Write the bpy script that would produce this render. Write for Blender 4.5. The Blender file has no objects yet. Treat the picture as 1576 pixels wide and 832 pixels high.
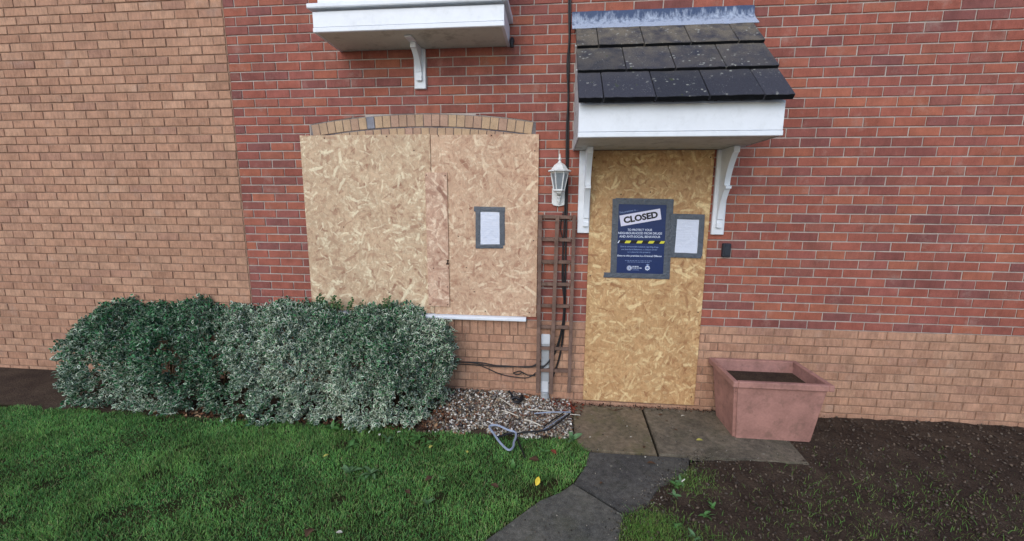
import bpy, bmesh, math, random
import numpy as np
from mathutils import Vector, Matrix
random.seed(7); RNG = np.random.default_rng(7)
S = bpy.context.scene; C = S.collection; PI = math.pi
# ---------------------------------------------------------------- camera
CAM = Vector((2.0857, -3.595, 1.8157)); YAW, PIT, ROL, FPX = -0.0958, -0.1611, 0.0056, 630.0
fw = Vector((math.sin(YAW)*math.cos(PIT), math.cos(YAW)*math.cos(PIT), math.sin(PIT)))
r0 = Vector((math.cos(YAW), -math.sin(YAW), 0)); u0 = r0.cross(fw)
rt = r0*math.cos(ROL)+u0*math.sin(ROL); up = -r0*math.sin(ROL)+u0*math.cos(ROL)
cd = bpy.data.cameras.new('camera'); cam = bpy.data.objects.new('camera', cd); C.objects.link(cam)
cd.sensor_width = 36; cd.lens = 36*FPX/1576; cd.clip_start = .05; cd.clip_end = 500
cam.matrix_world = Matrix(((rt.x, up.x, -fw.x, CAM.x), (rt.y, up.y, -fw.y, CAM.y), (rt.z, up.z, -fw.z, CAM.z), (0, 0, 0, 1)))
S.camera = cam
S.render.resolution_x = 1024; S.render.resolution_y = 541
def ray(x, y): return fw*FPX+rt*(x-788)-up*(y-416)
def W(x, y, d=0.0):                      # point of the photo on the plane d in front of the house wall
    v = ray(x, y); return CAM+v*((-d-CAM.y)/v.y)
def G(x, y, h=0.0):                      # point of the photo on the ground
    v = ray(x, y); return CAM+v*((h-CAM.z)/v.z)
# ---------------------------------------------------------------- light
wd = bpy.data.worlds.new('World'); S.world = wd; wd.use_nodes = True
nt = wd.node_tree; bg = nt.nodes['Background']
sky = nt.nodes.new('ShaderNodeTexSky'); sky.sky_type = 'NISHITA'; sky.sun_disc = False
ELEV, AZ = math.radians(36), math.radians(200)      # azimuth: clockwise from +Y
sky.sun_elevation = ELEV; sky.sun_rotation = AZ
sky.air_density = 1.0; sky.dust_density = 1.0; sky.ozone_density = 1.2
nt.links.new(sky.outputs[0], bg.inputs[0]); bg.inputs[1].default_value = 0.13
sd = bpy.data.lights.new('sun', 'SUN'); sun = bpy.data.objects.new('sun', sd); C.objects.link(sun)
sd.energy = 0.66; sd.angle = math.radians(45); sd.color = (1.0, .985, .96)
sv = Vector((math.sin(AZ)*math.cos(ELEV), math.cos(AZ)*math.cos(ELEV), math.sin(ELEV)))
sun.rotation_euler = sv.to_track_quat('Z', 'Y').to_euler(); sun.location = (0, -4, 8)
S.view_settings.view_transform = 'Standard'; S.view_settings.look = 'None'
S.view_settings.exposure = 0.80; S.view_settings.gamma = 1
S.render.engine = 'CYCLES'
# ---------------------------------------------------------------- materials
def lin(c):
    return tuple((v/255/12.92 if v/255 <= .04045 else ((v/255+.055)/1.055)**2.4) for v in c)+(1,)
class N:
    def __init__(s, name, rough=.7, spec=.3):
        s.m = bpy.data.materials.new(name); s.m.use_nodes = True; s.t = s.m.node_tree
        s.b = s.t.nodes['Principled BSDF']; s.b.inputs['Roughness'].default_value = rough
        s.b.inputs['Specular IOR Level'].default_value = spec
        s.tc = s.t.nodes.new('ShaderNodeTexCoord'); s.geo = s.t.nodes.new('ShaderNodeNewGeometry')
        s.obj = s.tc.outputs['Object']; s.pos = s.geo.outputs['Position']
    def n(s, ty, **k):
        o = s.t.nodes.new('ShaderNode'+ty)
        for a, v in k.items(): setattr(o, a, v)
        return o
    def put(s, sock, v):
        if isinstance(v, bpy.types.NodeSocket): s.t.links.new(v, sock)
        else: sock.default_value = v
    def math(s, op, a, b=0.0, c=None, clamp=False):
        o = s.n('Math', operation=op, use_clamp=clamp); s.put(o.inputs[0], a); s.put(o.inputs[1], b)
        if c is not None: s.put(o.inputs[2], c)
        return o.outputs[0]
    def vm(s, op, a, b=None, sc=None):
        o = s.n('VectorMath', operation=op); s.put(o.inputs[0], a)
        if b is not None: s.put(o.inputs[1], b)
        if sc is not None: s.put(o.inputs['Scale'], sc)
        return o.outputs[0]
    def noise(s, v, sc, det=3, ro=.55, vs=None, dist=0):
        if vs: v = s.vm('MULTIPLY', v, vs)
        o = s.n('TexNoise'); s.put(o.inputs['Vector'], v); o.inputs['Scale'].default_value = sc
        o.inputs['Detail'].default_value = det; o.inputs['Roughness'].default_value = ro; o.inputs['Distortion'].default_value = dist
        return o.outputs[0]
    def ramp(s, f, stops, interp='LINEAR'):
        o = s.n('ValToRGB'); s.put(o.inputs[0], f); r = o.color_ramp; r.interpolation = interp
        while len(r.elements) < len(stops): r.elements.new(.5)
        for e, (p, c) in zip(r.elements, stops):
            e.position = p; e.color = c if isinstance(c, tuple) else (c, c, c, 1)
        return o.outputs[0]
    def mr(s, f, a, b, c=0., d=1.):
        o = s.n('MapRange'); s.put(o.inputs[0], f)
        for i, v in enumerate((a, b, c, d)): o.inputs[i+1].default_value = v
        return o.outputs[0]
    def mix(s, f, a, b, bt='MIX'):
        o = s.n('Mix', data_type='RGBA', blend_type=bt); s.put(o.inputs[0], f); s.put(o.inputs[6], a); s.put(o.inputs[7], b)
        return o.outputs[2]
    def scale(s, col, f): return s.mix(1.0, col, s.comb(f), 'MULTIPLY')
    def comb(s, f):
        o = s.n('CombineXYZ')
        for i in range(3): s.put(o.inputs[i], f)
        return o.outputs[0]
    def sep(s, v):
        o = s.n('SeparateXYZ'); s.put(o.inputs[0], v); return o.outputs
    def out(s, col, bump=None, dist=.002, strength=.6, rough=None):
        s.put(s.b.inputs['Base Color'], col)
        if bump is not None:
            o = s.n('Bump'); o.inputs['Strength'].default_value = strength; o.inputs['Distance'].default_value = dist
            s.put(o.inputs['Height'], bump); s.t.links.new(o.outputs[0], s.b.inputs['Normal'])
        if rough is not None: s.put(s.b.inputs['Roughness'], rough)
        return s.m
def simple(name, rgb, rough=.6, var=.15, sc=8, spec=.3, metal=0, fine=60, bump=.3, dirt=None, dist=.002):
    k = N(name, rough, spec); k.b.inputs['Metallic'].default_value = metal
    n1 = k.noise(k.pos, sc, 5, .6); n2 = k.noise(k.pos, fine, 3)
    f = k.math('ADD', k.mr(n1, .3, .7, 1-var, 1+var), k.mr(n2, .3, .7, -var*.4, var*.4))
    col = k.scale(lin(rgb), f)
    if dirt:
        dm = k.mr(k.noise(k.pos, sc*2.3, 6, .65), .52, .7); col = k.mix(k.math('MULTIPLY', dm, dirt[1]), col, lin(dirt[0]))
    return k.out(col, n2, dist, bump)
Z0 = .775                                             # top of the buff plinth courses
def brickmat(name, stops, sc=1, streak=.5):
    k = N(name, .88, .15); x, y, z = k.sep(k.pos)
    row = k.math('FLOOR', k.math('DIVIDE', k.math('SUBTRACT', z, Z0-.0), .075))
    par = k.math('MULTIPLY', k.math('MODULO', k.math('ADD', row, 100.0), 2.0), .1125)
    colm = k.math('FLOOR', k.math('DIVIDE', k.math('SUBTRACT', x, par), .225))
    o = k.n('CombineXYZ'); k.put(o.inputs[0], row); k.put(o.inputs[1], colm)
    wn = k.n('TexWhiteNoise', noise_dimensions='2D'); k.put(wn.inputs[0], o.outputs[0])
    col = k.ramp(wn.outputs[0], stops)
    off = k.vm('ADD', k.pos, k.vm('SCALE', wn.outputs[1], sc=7.0))
    big = k.noise(off, 9, 4, .6); fine = k.noise(k.pos, 160, 4, .7); str_ = k.noise(k.pos, 40, 3, .6, vs=(1, 1, 6))
    wv = k.noise(off, 60, 2, .5, vs=(1, 1, .25))
    f = k.math('ADD', k.mr(big, .3, .7, .82, 1.16), k.mr(fine, .3, .7, -.16, .16))
    f = k.math('ADD', f, k.mr(wv, .35, .65, -.10*streak, .10*streak))
    # broad weathering across the wall
    f = k.math('MULTIPLY', f, k.mr(k.noise(k.pos, 1.3, 4, .6), .3, .7, .88, 1.1))
    col = k.scale(col, f)
    speck = k.mr(k.noise(k.pos, 220, 2, .5), .66, .72); col = k.mix(k.math('MULTIPLY', speck, .5), col, lin((70, 45, 42)))
    eff = k.math('MULTIPLY', k.mr(k.noise(k.pos, 5, 6, .7), .56, .74), .35); col = k.mix(eff, col, lin((178, 160, 148)))
    h = k.math('ADD', k.math('MULTIPLY', fine, .6), k.math('MULTIPLY', str_, .6))
    return k.out(col, h, .003, .8)
M = {}
M['red'] = brickmat('red_brick_clay', [(0, lin((128, 78, 72))), (.2, lin((154, 92, 78))), (.42, lin((144, 84, 72))), (.6, lin((160, 98, 78))), (.84, lin((126, 80, 76))), (1, lin((150, 90, 80)))])
M['buff'] = brickmat('buff_brick_clay', [(0, lin((170, 130, 108))), (.3, lin((178, 140, 116))), (.6, lin((164, 124, 102))), (.85, lin((174, 134, 110))), (1, lin((158, 120, 102)))], streak=1.2)
def mortar(name, a, b):
    k = N(name, .95, .1); n1 = k.noise(k.pos, 6, 5, .65); n2 = k.noise(k.pos, 180, 4, .7)
    col = k.mix(k.mr(n1, .35, .65), lin(a), lin(b)); col = k.scale(col, k.mr(n2, .3, .7, .8, 1.2))
    return k.out(col, n2, .003, .8)
M['mortar'] = mortar('pale_mortar', (158, 146, 140), (184, 174, 166))
M['mortar2'] = mortar('buff_mortar', (126, 100, 86), (160, 132, 112))
M['archmortar'] = mortar('arch_mortar', (88, 84, 90), (140, 132, 128))
def archmat():
    k = N('arch_brick_clay', .9, .15); oi = k.n('ObjectInfo'); r = oi.outputs['Random']
    col = k.ramp(r, [(0, lin((178, 150, 124))), (.35, lin((188, 160, 130))), (.7, lin((172, 142, 120))), (1, lin((180, 146, 128)))])
    f2 = k.noise(k.pos, 150, 3, .7); col = k.scale(col, k.mr(k.noise(k.pos, 14, 4), .3, .7, .86, 1.12))
    col = k.mix(k.mr(f2, .56, .68, 0, .6), col, lin((105, 84, 70)))
    return k.out(col, f2, .003, .7)
M['arch'] = archmat(); M['archgrey'] = simple('blue_grey_brick', (132, 132, 140), .9, .2, 14, .15, fine=150)
def osb(name, base, pale, tan, dark, seed, contrast=1.0):
    k = N(name, .62, .25); x, y, z = k.sep(k.pos)
    o = k.n('CombineXYZ'); k.put(o.inputs[0], k.math('ADD', x, seed*3.7)); k.put(o.inputs[1], k.math('ADD', z, seed*1.9)); P = o.outputs[0]
    nz = k.n('TexNoise'); k.put(nz.inputs[0], P); nz.inputs['Scale'].default_value = 16; nz.inputs['Detail'].default_value = 2
    wob = k.vm('SCALE', k.vm('SUBTRACT', nz.outputs[1], (.5, .5, .5)), sc=.035)
    P2 = k.vm('ADD', P, wob)
    col = lin(base); hh = None
    for i, (sc, w_) in enumerate([(9, 1.0), (14, .55), (20, .4)]):       # streaky flakes, each cell with its own grain direction
        v = k.n('TexVoronoi', voronoi_dimensions='2D'); v.inputs['Scale'].default_value = sc
        q = k.vm('ADD', P2, (i*3.17+5, i*1.71, 0)); k.put(v.inputs['Vector'], q)
        d = k.vm('SUBTRACT', q, v.outputs['Position']); cr = k.n('SeparateColor'); k.put(cr.inputs[0], v.outputs['Color'])
        vr = k.n('VectorRotate', rotation_type='Z_AXIS'); k.put(vr.inputs['Vector'], d); k.put(vr.inputs['Angle'], k.math('MULTIPLY', cr.outputs[0], 6.28))
        qq = k.vm('ADD', k.vm('MULTIPLY', vr.outputs[0], (6., 22., 1.)), k.vm('SCALE', v.outputs['Color'], sc=9.0))
        g_ = k.math('ADD', k.noise(qq, 1.0, 3, .6, dist=.6), k.mr(cr.outputs[1], 0, 1, -.07, .07))
        mid0 = tuple(p*.55+q_*.45 for p, q_ in zip(tan, dark))
        cc = k.ramp(g_, [(.32, lin(dark)), (.41, lin(mid0)), (.46, lin(base)), (.52, lin(tan)), (.57, lin(base)), (.62, lin(pale))])
        col = k.mix(w_, col, cc); hh = g_
    for i, (sc, L, wd_, jit) in enumerate([(9, .56, .10, 1.6), (12, .55, .12, 3.1), (7, .50, .08, 1.8), (16, .52, .10, 3.1), (5.5, .42, .075, 2.2)]):
        v = k.n('TexVoronoi', voronoi_dimensions='2D'); v.inputs['Scale'].default_value = sc
        q = k.vm('ADD', P2, (i*1.37, i*2.11, 0)); k.put(v.inputs['Vector'], q)
        d = k.vm('SCALE', k.vm('SUBTRACT', q, v.outputs['Position']), sc=float(sc))
        cr = k.n('SeparateColor'); k.put(cr.inputs[0], v.outputs['Color'])
        ang = k.math('ADD', k.math('MULTIPLY', k.math('SUBTRACT', cr.outputs[0], .5), jit*2), 1.57)
        vr = k.n('VectorRotate', rotation_type='Z_AXIS'); k.put(vr.inputs['Vector'], d); k.put(vr.inputs['Angle'], ang)
        a, b, _ = k.sep(vr.outputs[0])
        wv = k.math('MULTIPLY', k.mr(cr.outputs[2], 0, 1, .35, 1.6), wd_)
        m1 = k.mr(k.math('ABSOLUTE', a), L, L-.12); m2 = k.mr(k.math('DIVIDE', k.math('ABSOLUTE', b), wv), 1.0, .6)
        mk = k.math('MULTIPLY', m1, m2)
        gr = k.noise(vr.outputs[0], 1.0, 2, .6, vs=(1.2, 22, 1))
        h2 = k.math('FRACT', k.math('MULTIPLY', cr.outputs[1], 7.3))
        mid = tuple((p*.5+q_*.5) for p, q_ in zip(tan, dark))
        cc = k.ramp(h2, [(0, lin(dark)), (.05, lin(mid)), (.16, lin(base)), (.45, lin(tan)), (.64, lin(base)), (.80, lin(tan)), (.86, lin(pale)), (1, lin(pale))])
        cc = k.scale(cc, k.mr(gr, .3, .7, 1-.16*contrast, 1+.12*contrast))
        col = k.mix(k.math('MULTIPLY', mk, k.mr(cr.outputs[2], 0, 1, .45, .85)), col, cc)
        hh = mk
    sp = k.mr(k.noise(P, 44, 3, .6, vs=(1, .4, 1)), .68, .76, 0, .3); col = k.mix(sp, col, lin(dark))
    col = k.scale(col, k.mr(k.noise(P, 70, 4, .7, vs=(1, .35, 1)), .3, .7, .86, 1.13))
    col = k.scale(col, k.mr(k.noise(P, 2.2, 3), .3, .7, .93, 1.06))
    return k.out(col, hh, .0015, .5)
M['osb_l'] = osb('pale_strand_board', (184, 158, 130), (230, 216, 184), (202, 174, 144), (140, 98, 78), 1, 1.0)
M['osb_r'] = osb('pinkish_strand_board', (188, 156, 130), (226, 204, 174), (204, 170, 142), (142, 96, 76), 2, 1.0)
M['osb_s'] = osb('strip_strand_board', (184, 150, 128), (228, 204, 178), (204, 168, 144), (134, 92, 76), 3, 1.2)
M['osb_d'] = osb('golden_strand_board', (178, 142, 100), (222, 196, 148), (194, 154, 110), (134, 90, 60), 4, 1.2)
M['edge'] = simple('cut_board_edge', (150, 104, 66), .8, .3, 30)
M['white'] = simple('white_gloss_paint', (222, 226, 232), .35, .04, 5, .4, fine=30, bump=.08, dirt=((170, 174, 176), .2))
M['soffit'] = simple('dull_white_soffit', (206, 208, 198), .6, .08, 4, .2, dirt=((120, 122, 108), .5))
M['lampwhite'] = simple('white_cast_metal', (216, 218, 218), .35, .04, 10, .5, fine=120, bump=.1, dirt=((160, 158, 150), .3))
def flaky():
    k = N('flaking_white_cheek', .7, .2); n1 = k.noise(k.pos, 38, 5, .7)
    col = k.mix(k.mr(n1, .55, .62), lin((184, 184, 186)), lin((108, 66, 58))); return k.out(col, n1, .002, .4)
M['flaky'] = flaky()
def slate():
    k = N('weathered_roof_tile', .85, .2); oi = k.n('ObjectInfo'); x, y, z = k.sep(k.pos)
    base = k.ramp(oi.outputs['Random'], [(0, lin((54, 56, 66))), (.5, lin((64, 64, 72))), (1, lin((48, 50, 58)))])
    algae = k.math('MULTIPLY', k.mr(z, 2.62, 3.12, 0, 1), k.mr(k.noise(k.pos, 9, 5, .6), .3, .58)); col = k.mix(algae, base, lin((112, 104, 92)))
    f = k.noise(k.pos, 120, 4, .7); col = k.scale(col, k.mr(f, .3, .7, .7, 1.3))
    v = k.n('TexVoronoi'); k.put(v.inputs['Vector'], k.vm('ADD', k.pos, k.vm('SCALE', k.comb(k.noise(k.pos, 60, 2)), sc=.02))); v.inputs['Scale'].default_value = 26
    patch = k.mr(k.noise(k.pos, 5, 3), .47, .6)
    li = k.math('MULTIPLY', k.mr(v.outputs['Distance'], .26, .16), patch); col = k.mix(k.math('MULTIPLY', li, .75), col, lin((160, 160, 152)))
    v2 = k.n('TexVoronoi'); k.put(v2.inputs['Vector'], k.pos); v2.inputs['Scale'].default_value = 70
    l2 = k.math('MULTIPLY', k.mr(v2.outputs['Distance'], .2, .12), k.mr(k.noise(k.pos, 11, 3), .5, .62)); col = k.mix(k.math('MULTIPLY', l2, .6), col, lin((176, 176, 168)))
    ms = k.mr(k.noise(k.pos, 17, 3), .7, .74); col = k.mix(k.math('MULTIPLY', ms, .7), col, lin((70, 80, 44)))
    return k.out(col, f, .003, .7)
M['slate'] = slate(); M['tile_edge'] = simple('near_black_tile_edge', (26, 27, 30), .95, .25, 20, .1, fine=90, bump=.6)  # front edge of each tile coloured near black
def lead():
    k = N('weathered_lead', .5, .4); x, y, z = k.sep(k.pos)
    st = k.noise(k.pos, 30, 5, .65, vs=(1, 1, .35)); n2 = k.noise(k.pos, 90, 3, .6)
    up_ = k.math('ADD', k.mr(z, 3.19, 3.33, -.25, .6), k.mr(st, .3, .7, -.35, .45))
    col = k.mix(k.mr(up_, .0, .5), lin((160, 170, 188)), lin((62, 76, 104))); col = k.scale(col, k.mr(n2, .3, .7, .85, 1.15))
    col = k.mix(k.mr(k.noise(k.pos, 70, 4, .7, vs=(1, 1, .4)), .62, .68, 0, .8), col, lin((38, 42, 54)))
    return k.out(col, st, .004, .5)
M['lead'] = lead()
M['cable'] = simple('black_cable', (24, 24, 28), .5, .2, 20, .4)
M['trellis'] = simple('brown_stained_timber', (114, 92, 82), .85, .28, 9, .15, fine=90, bump=.6, dirt=((60, 44, 40), .5))
M['pvc'] = simple('grey_plastic', (158, 162, 166), .5, .08, 9, .35, dirt=((110, 108, 104), .4))
M['pvcw'] = simple('pale_grey_plastic', (196, 200, 206), .5, .06, 9, .35, dirt=((140, 138, 130), .35))
def tape():
    k = N('grey_duct_tape', .36, .5); n1 = k.noise(k.pos, 28, 3, .6, dist=1.2); n2 = k.noise(k.pos, 300, 2)
    col = k.scale(lin((76, 82, 92)), k.mr(n1, .3, .7, .8, 1.2)); return k.out(col, k.math('ADD', n1, k.math('MULTIPLY', n2, .05)), .01, .5)
M['tape'] = tape()
M['navy'] = simple('navy_poster_print', (2, 34, 86), .45, .08, 3, .5, bump=.05)
M['black'] = simple('black_print', (10, 12, 20), .35, .05, 3, .4, bump=0)
M['yellow'] = simple('yellow_print', (206, 200, 62), .35, .05, 3, .4, bump=0)
M['lilac'] = simple('off_white_print', (214, 212, 232), .35, .04, 3, .4, bump=0)
M['textwhite'] = simple('white_print', (206, 214, 234), .4, .03, 3, .3, bump=0)
M['pale'] = simple('dim_white_print', (130, 148, 190), .4, .03, 3, .3, bump=0)
M['faint'] = simple('faint_grey_print', (192, 198, 214), .5, .03, 3, .3, bump=0)
def paper():
    k = N('paper_in_plastic_sleeve', .22, .5); n1 = k.noise(k.pos, 16, 3, .6, dist=.8)
    return k.out(k.scale(lin((206, 212, 228)), k.mr(n1, .3, .7, .95, 1.04)), n1, .012, .5)
M['paper'] = paper()
def concrete(name, a, b, moss, mossamt, dark=.5):
    k = N(name, .8, .25); n1 = k.noise(k.pos, 3.2, 6, .62); n2 = k.noise(k.pos, 26, 5, .65); n3 = k.noise(k.pos, 190, 3, .7)
    col = k.mix(k.mr(n1, .35, .65), lin(a), lin(b)); col = k.scale(col, k.mr(n2, .3, .7, .6, 1.4)); col = k.scale(col, k.mr(n3, .3, .7, .72, 1.3))
    col = k.mix(k.math('MULTIPLY', k.mr(k.noise(k.pos, 5.1, 5, .6), .5, .66), mossamt), col, lin(moss))
    v = k.n('TexVoronoi'); k.put(v.inputs['Vector'], k.vm('ADD', k.pos, k.vm('SCALE', k.comb(n2), sc=.03))); v.inputs['Scale'].default_value = 16
    sp = k.math('MULTIPLY', k.mr(v.outputs['Distance'], .2, .1), k.mr(k.noise(k.pos, 7, 2), .52, .62)); col = k.mix(k.math('MULTIPLY', sp, .45), col, lin((150, 148, 132)))
    v3 = k.n('TexVoronoi'); k.put(v3.inputs['Vector'], k.pos); v3.inputs['Scale'].default_value = 120
    ag = k.mr(v3.outputs['Distance'], .28, .2, 0, .35); col = k.mix(ag, col, lin((150, 146, 136)))
    return k.out(col, k.math('ADD', n3, k.math('MULTIPLY', n2, 1.5)), .004, .7, k.mr(n1, .3, .7, .6, .9))
M['slab1'] = concrete('mossy_brown_concrete', (124, 109, 90), (102, 93, 74), (90, 88, 56), .6)
M['slab2'] = concrete('brown_grey_concrete', (118, 108, 92), (90, 83, 71), (72, 72, 54), .45)
M['slab3'] = concrete('damp_dark_concrete', (66, 66, 65), (88, 85, 79), (62, 64, 52), .3)
M['slab4'] = concrete('worn_grey_concrete', (100, 97, 88), (78, 77, 72), (78, 80, 62), .4)
def soil(name, a, b):
    k = N(name, .95, .1); n1 = k.noise(k.pos, 5, 6, .65); n2 = k.noise(k.pos, 70, 5, .75)
    col = k.mix(k.mr(n1, .35, .65), lin(a), lin(b)); col = k.scale(col, k.mr(n2, .3, .7, .55, 1.4)); return k.out(col, n2, .02, .9)
M['soil'] = soil('damp_soil', (66, 54, 46), (88, 74, 62)); M['turf'] = soil('lawn_earth', (44, 50, 28), (66, 58, 38))
M['bounce_ground'] = simple('pale_bounce_ground', (138, 134, 126), .9, .2, 3)  # pale tone chosen so the unseen ground bounces light upwards
M['joint'] = soil('joint_dirt', (34, 32, 28), (50, 46, 38))
def vcol(name, rough=.6, spec=.25, sub=0, var=.0, attr='Col', trans=0):
    k = N(name, rough, spec); a = k.n('Attribute'); a.attribute_name = attr; c = a.outputs['Color']
    if var: c = k.scale(c, k.mr(k.noise(k.pos, 90, 3, .6), .3, .7, 1-var, 1+var))
    m = k.out(c)
    if trans:
        tr = k.n('BsdfTranslucent'); k.put(tr.inputs[0], c); mx = k.n('MixShader'); mx.inputs[0].default_value = trans
        k.t.links.new(k.b.outputs[0], mx.inputs[1]); k.t.links.new(tr.outputs[0], mx.inputs[2]); k.t.links.new(mx.outputs[0], k.t.nodes['Material Output'].inputs[0])
    return m
M['grass'] = vcol('grass_blades', .55, .2, trans=.25); M['leaf'] = vcol('variegated_leaves', .42, .35, trans=.12)
M['pebble'] = vcol('mixed_pebbles', .6, .3, var=.3); M['litter'] = vcol('dead_leaves', .75, .15, var=.25)
M['stem'] = simple('twiggy_stems', (84, 68, 48), .85, .3)
M['weed'] = simple('weed_leaf_green', (72, 110, 56), .5, .2, 20, .3); M['weed2'] = simple('grey_green_weed', (84, 114, 74), .5, .2, 20, .3)
M['dry'] = simple('straw_stem', (150, 134, 96), .8, .2)
M['lred'] = simple('rust_red_leaf', (124, 62, 46), .7, .25, 30); M['lorange'] = simple('orange_brown_leaf', (170, 92, 48), .7, .25, 30)
M['lbrown'] = simple('brown_leaf', (82, 60, 44), .75, .3, 30); M['lyellow'] = simple('yellow_leaf', (216, 188, 62), .6, .12, 30)
M['lwhite'] = simple('bleached_leaf', (190, 186, 172), .7, .1, 30); M['lpale'] = simple('pale_yellow_leaf', (178, 172, 88), .7, .15, 30)
M['twig'] = simple('bleached_cane', (196, 188, 174), .7, .15, 30); M['blackp'] = simple('black_plastic', (22, 22, 26), .5, .2, 20, .4)
M['greyp'] = simple('blue_grey_plastic', (142, 152, 172), .4, .1, 14, .4)
M['pot'] = simple('faded_terracotta_plastic', (160, 118, 108), .65, .2, 7, .25, dirt=((116, 90, 80), .6))
M['key'] = simple('dark_metal_case', (44, 48, 56), .5, .1)
M['screw'] = simple('dark_screw', (48, 36, 30), .5, .1, metal=.4)
M['knot'] = M['edge']
g = N('frosted_lamp_glass', .35, .5); M['glass'] = g.out(g.scale(lin((150, 160, 168)), g.mr(g.noise(g.pos, 20, 3), .3, .7, .85, 1.1)))
g.b.inputs['Transmission Weight'].default_value = .35
g = N('window_glass', .03, .6); M['pane'] = g.out(lin((40, 48, 56)))
# ---------------------------------------------------------------- helpers
def link(name, me, m=None, parent=None):
    o = bpy.data.objects.new(name, me); C.objects.link(o)
    if m is not None and me is not None and not me.materials:
        for q in (m if isinstance(m, (list, tuple)) else [m]): me.materials.append(M[q])
    if parent is not None: o.parent = parent
    return o
def tag(o, label=None, cat=None, group=None, kind=None):
    if label: o['label'] = label
    if cat: o['category'] = cat
    if group: o['group'] = group
    if kind: o['kind'] = kind
    return o
def thing(name, label, cat, loc=(0, 0, 0), group=None):
    o = bpy.data.objects.new(name, None); C.objects.link(o); o.location = loc; o.empty_display_size = .1
    return tag(o, label, cat, group)
def shift(bm, loc): bmesh.ops.translate(bm, verts=bm.verts, vec=-Vector(loc))
def fin(name, bm, m, parent=None, smooth=False):
    if parent is not None:
        p = Vector((0, 0, 0)); q = parent
        while q is not None: p += q.location; q = q.parent
        shift(bm, p)
    me = bpy.data.meshes.new(name); bm.normal_update(); bm.to_mesh(me); bm.free()
    if smooth:
        for f in me.polygons: f.use_smooth = True
        me.set_sharp_from_angle(angle=math.radians(40)) if hasattr(me, 'set_sharp_from_angle') else None
    return link(name, me, m, parent)
def box(bm, x0, x1, y0, y1, z0, z1, bev=0, mi=0, rot=None, cen=None):
    vs = [bm.verts.new((x, y, z)) for x in (x0, x1) for y in (y0, y1) for z in (z0, z1)]
    fs = [bm.faces.new([vs[i] for i in f]) for f in ((0, 1, 3, 2), (4, 6, 7, 5), (0, 4, 5, 1), (2, 3, 7, 6), (0, 2, 6, 4), (1, 5, 7, 3))]
    for f in fs: f.material_index = mi
    if bev:
        es = list({e for f in fs for e in f.edges}); r = bmesh.ops.bevel(bm, geom=es, offset=bev, segments=1, affect='EDGES', profile=.5)
        vs = list({v for f in r['faces'] for v in f.verts}) + [v for v in vs if v.is_valid]; vs = list(set(vs))
    if rot is not None:
        bmesh.ops.rotate(bm, cent=cen or ((x0+x1)/2, (y0+y1)/2, (z0+z1)/2), matrix=rot, verts=vs)
    return vs
def prism(bm, pts, a, b, axis='x', mi=0):          # polygon (2-D) extruded along an axis
    def P(u, v, w): return {'x': (w, u, v), 'y': (u, w, v), 'z': (u, v, w)}[axis]
    A = [bm.verts.new(P(u, v, a)) for u, v in pts]; B = [bm.verts.new(P(u, v, b)) for u, v in pts]; n = len(pts)
    fs = [bm.faces.new(A), bm.faces.new(B[::-1])]+[bm.faces.new((A[i], B[i], B[(i+1) % n], A[(i+1) % n])) for i in range(n)]
    for f in fs: f.material_index = mi
    bmesh.ops.recalc_face_normals(bm, faces=fs); return A+B
def smoothpts(P, n=6, closed=False):
    P = [Vector(p) for p in P]; out = []; m = len(P)
    for i in range(m if closed else m-1):
        if closed: a, b, c, d = P[i-1], P[i], P[(i+1) % m], P[(i+2) % m]
        else: a, b, c, d = P[max(i-1, 0)], P[i], P[i+1], P[min(i+2, m-1)]
        for k in range(n):
            t = k/n; out.append(.5*((2*b)+(c-a)*t+(2*a-5*b+4*c-d)*t*t+(3*b-a-3*c+d)*t**3))
    if not closed: out.append(P[-1])
    return out
def tube(bm, P, r, sides=7, closed=False, taper=None):
    P = [Vector(p) for p in P]; n = len(P); rings = []
    for i, p in enumerate(P):
        t = ((P[(i+1) % n]-P[i-1]) if closed else (P[min(i+1, n-1)]-P[max(i-1, 0)])).normalized()
        a = t.cross(Vector((.13, .31, .94))).normalized(); b = t.cross(a); rr = r if taper is None else r*(1+(taper-1)*i/(n-1))
        rings.append([bm.verts.new(p+a*rr*math.cos(2*PI*k/sides)+b*rr*math.sin(2*PI*k/sides)) for k in range(sides)])
    for i in range(n if closed else n-1):
        A, B = rings[i], rings[(i+1) % n]
        for k in range(sides): bm.faces.new((A[k], A[(k+1) % sides], B[(k+1) % sides], B[k]))
    if not closed: bm.faces.new(rings[0][::-1]); bm.faces.new(rings[-1])
def lathe(bm, prof, cx, cy, seg=16, rot=0):
    rings = []
    for r, z in prof: rings.append([bm.verts.new((cx+r*math.cos(2*PI*k/seg+rot), cy+r*math.sin(2*PI*k/seg+rot), z)) for k in range(seg)])
    for A, B in zip(rings, rings[1:]):
        for k in range(seg): bm.faces.new((A[k], A[(k+1) % seg], B[(k+1) % seg], B[k]))
    bm.faces.new(rings[0][::-1]); bm.faces.new(rings[-1])
def npmesh(name, V, F, colors=None, mi=None):
    V = np.asarray(V, dtype=np.float32); F = np.asarray(F, dtype=np.int32); n, k = F.shape
    me = bpy.data.meshes.new(name); me.vertices.add(len(V)); me.vertices.foreach_set('co', V.ravel())
    me.loops.add(n*k); me.loops.foreach_set('vertex_index', F.ravel()); me.polygons.add(n)
    me.polygons.foreach_set('loop_start', np.arange(0, n*k, k, dtype=np.int32))
    if colors is not None:
        ca = me.color_attributes.new('Col', 'FLOAT_COLOR', 'CORNER'); cc = np.ones((n, k, 4), np.float32); cc[..., :3] = colors[:, None, :] if colors.ndim == 2 else colors
        ca.data.foreach_set('color', cc.ravel())
    if mi is not None: me.polygons.foreach_set('material_index', mi)
    me.update(calc_edges=True); me.validate(); return me
def L3(c): return np.array(lin(c)[:3], np.float32)
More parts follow.
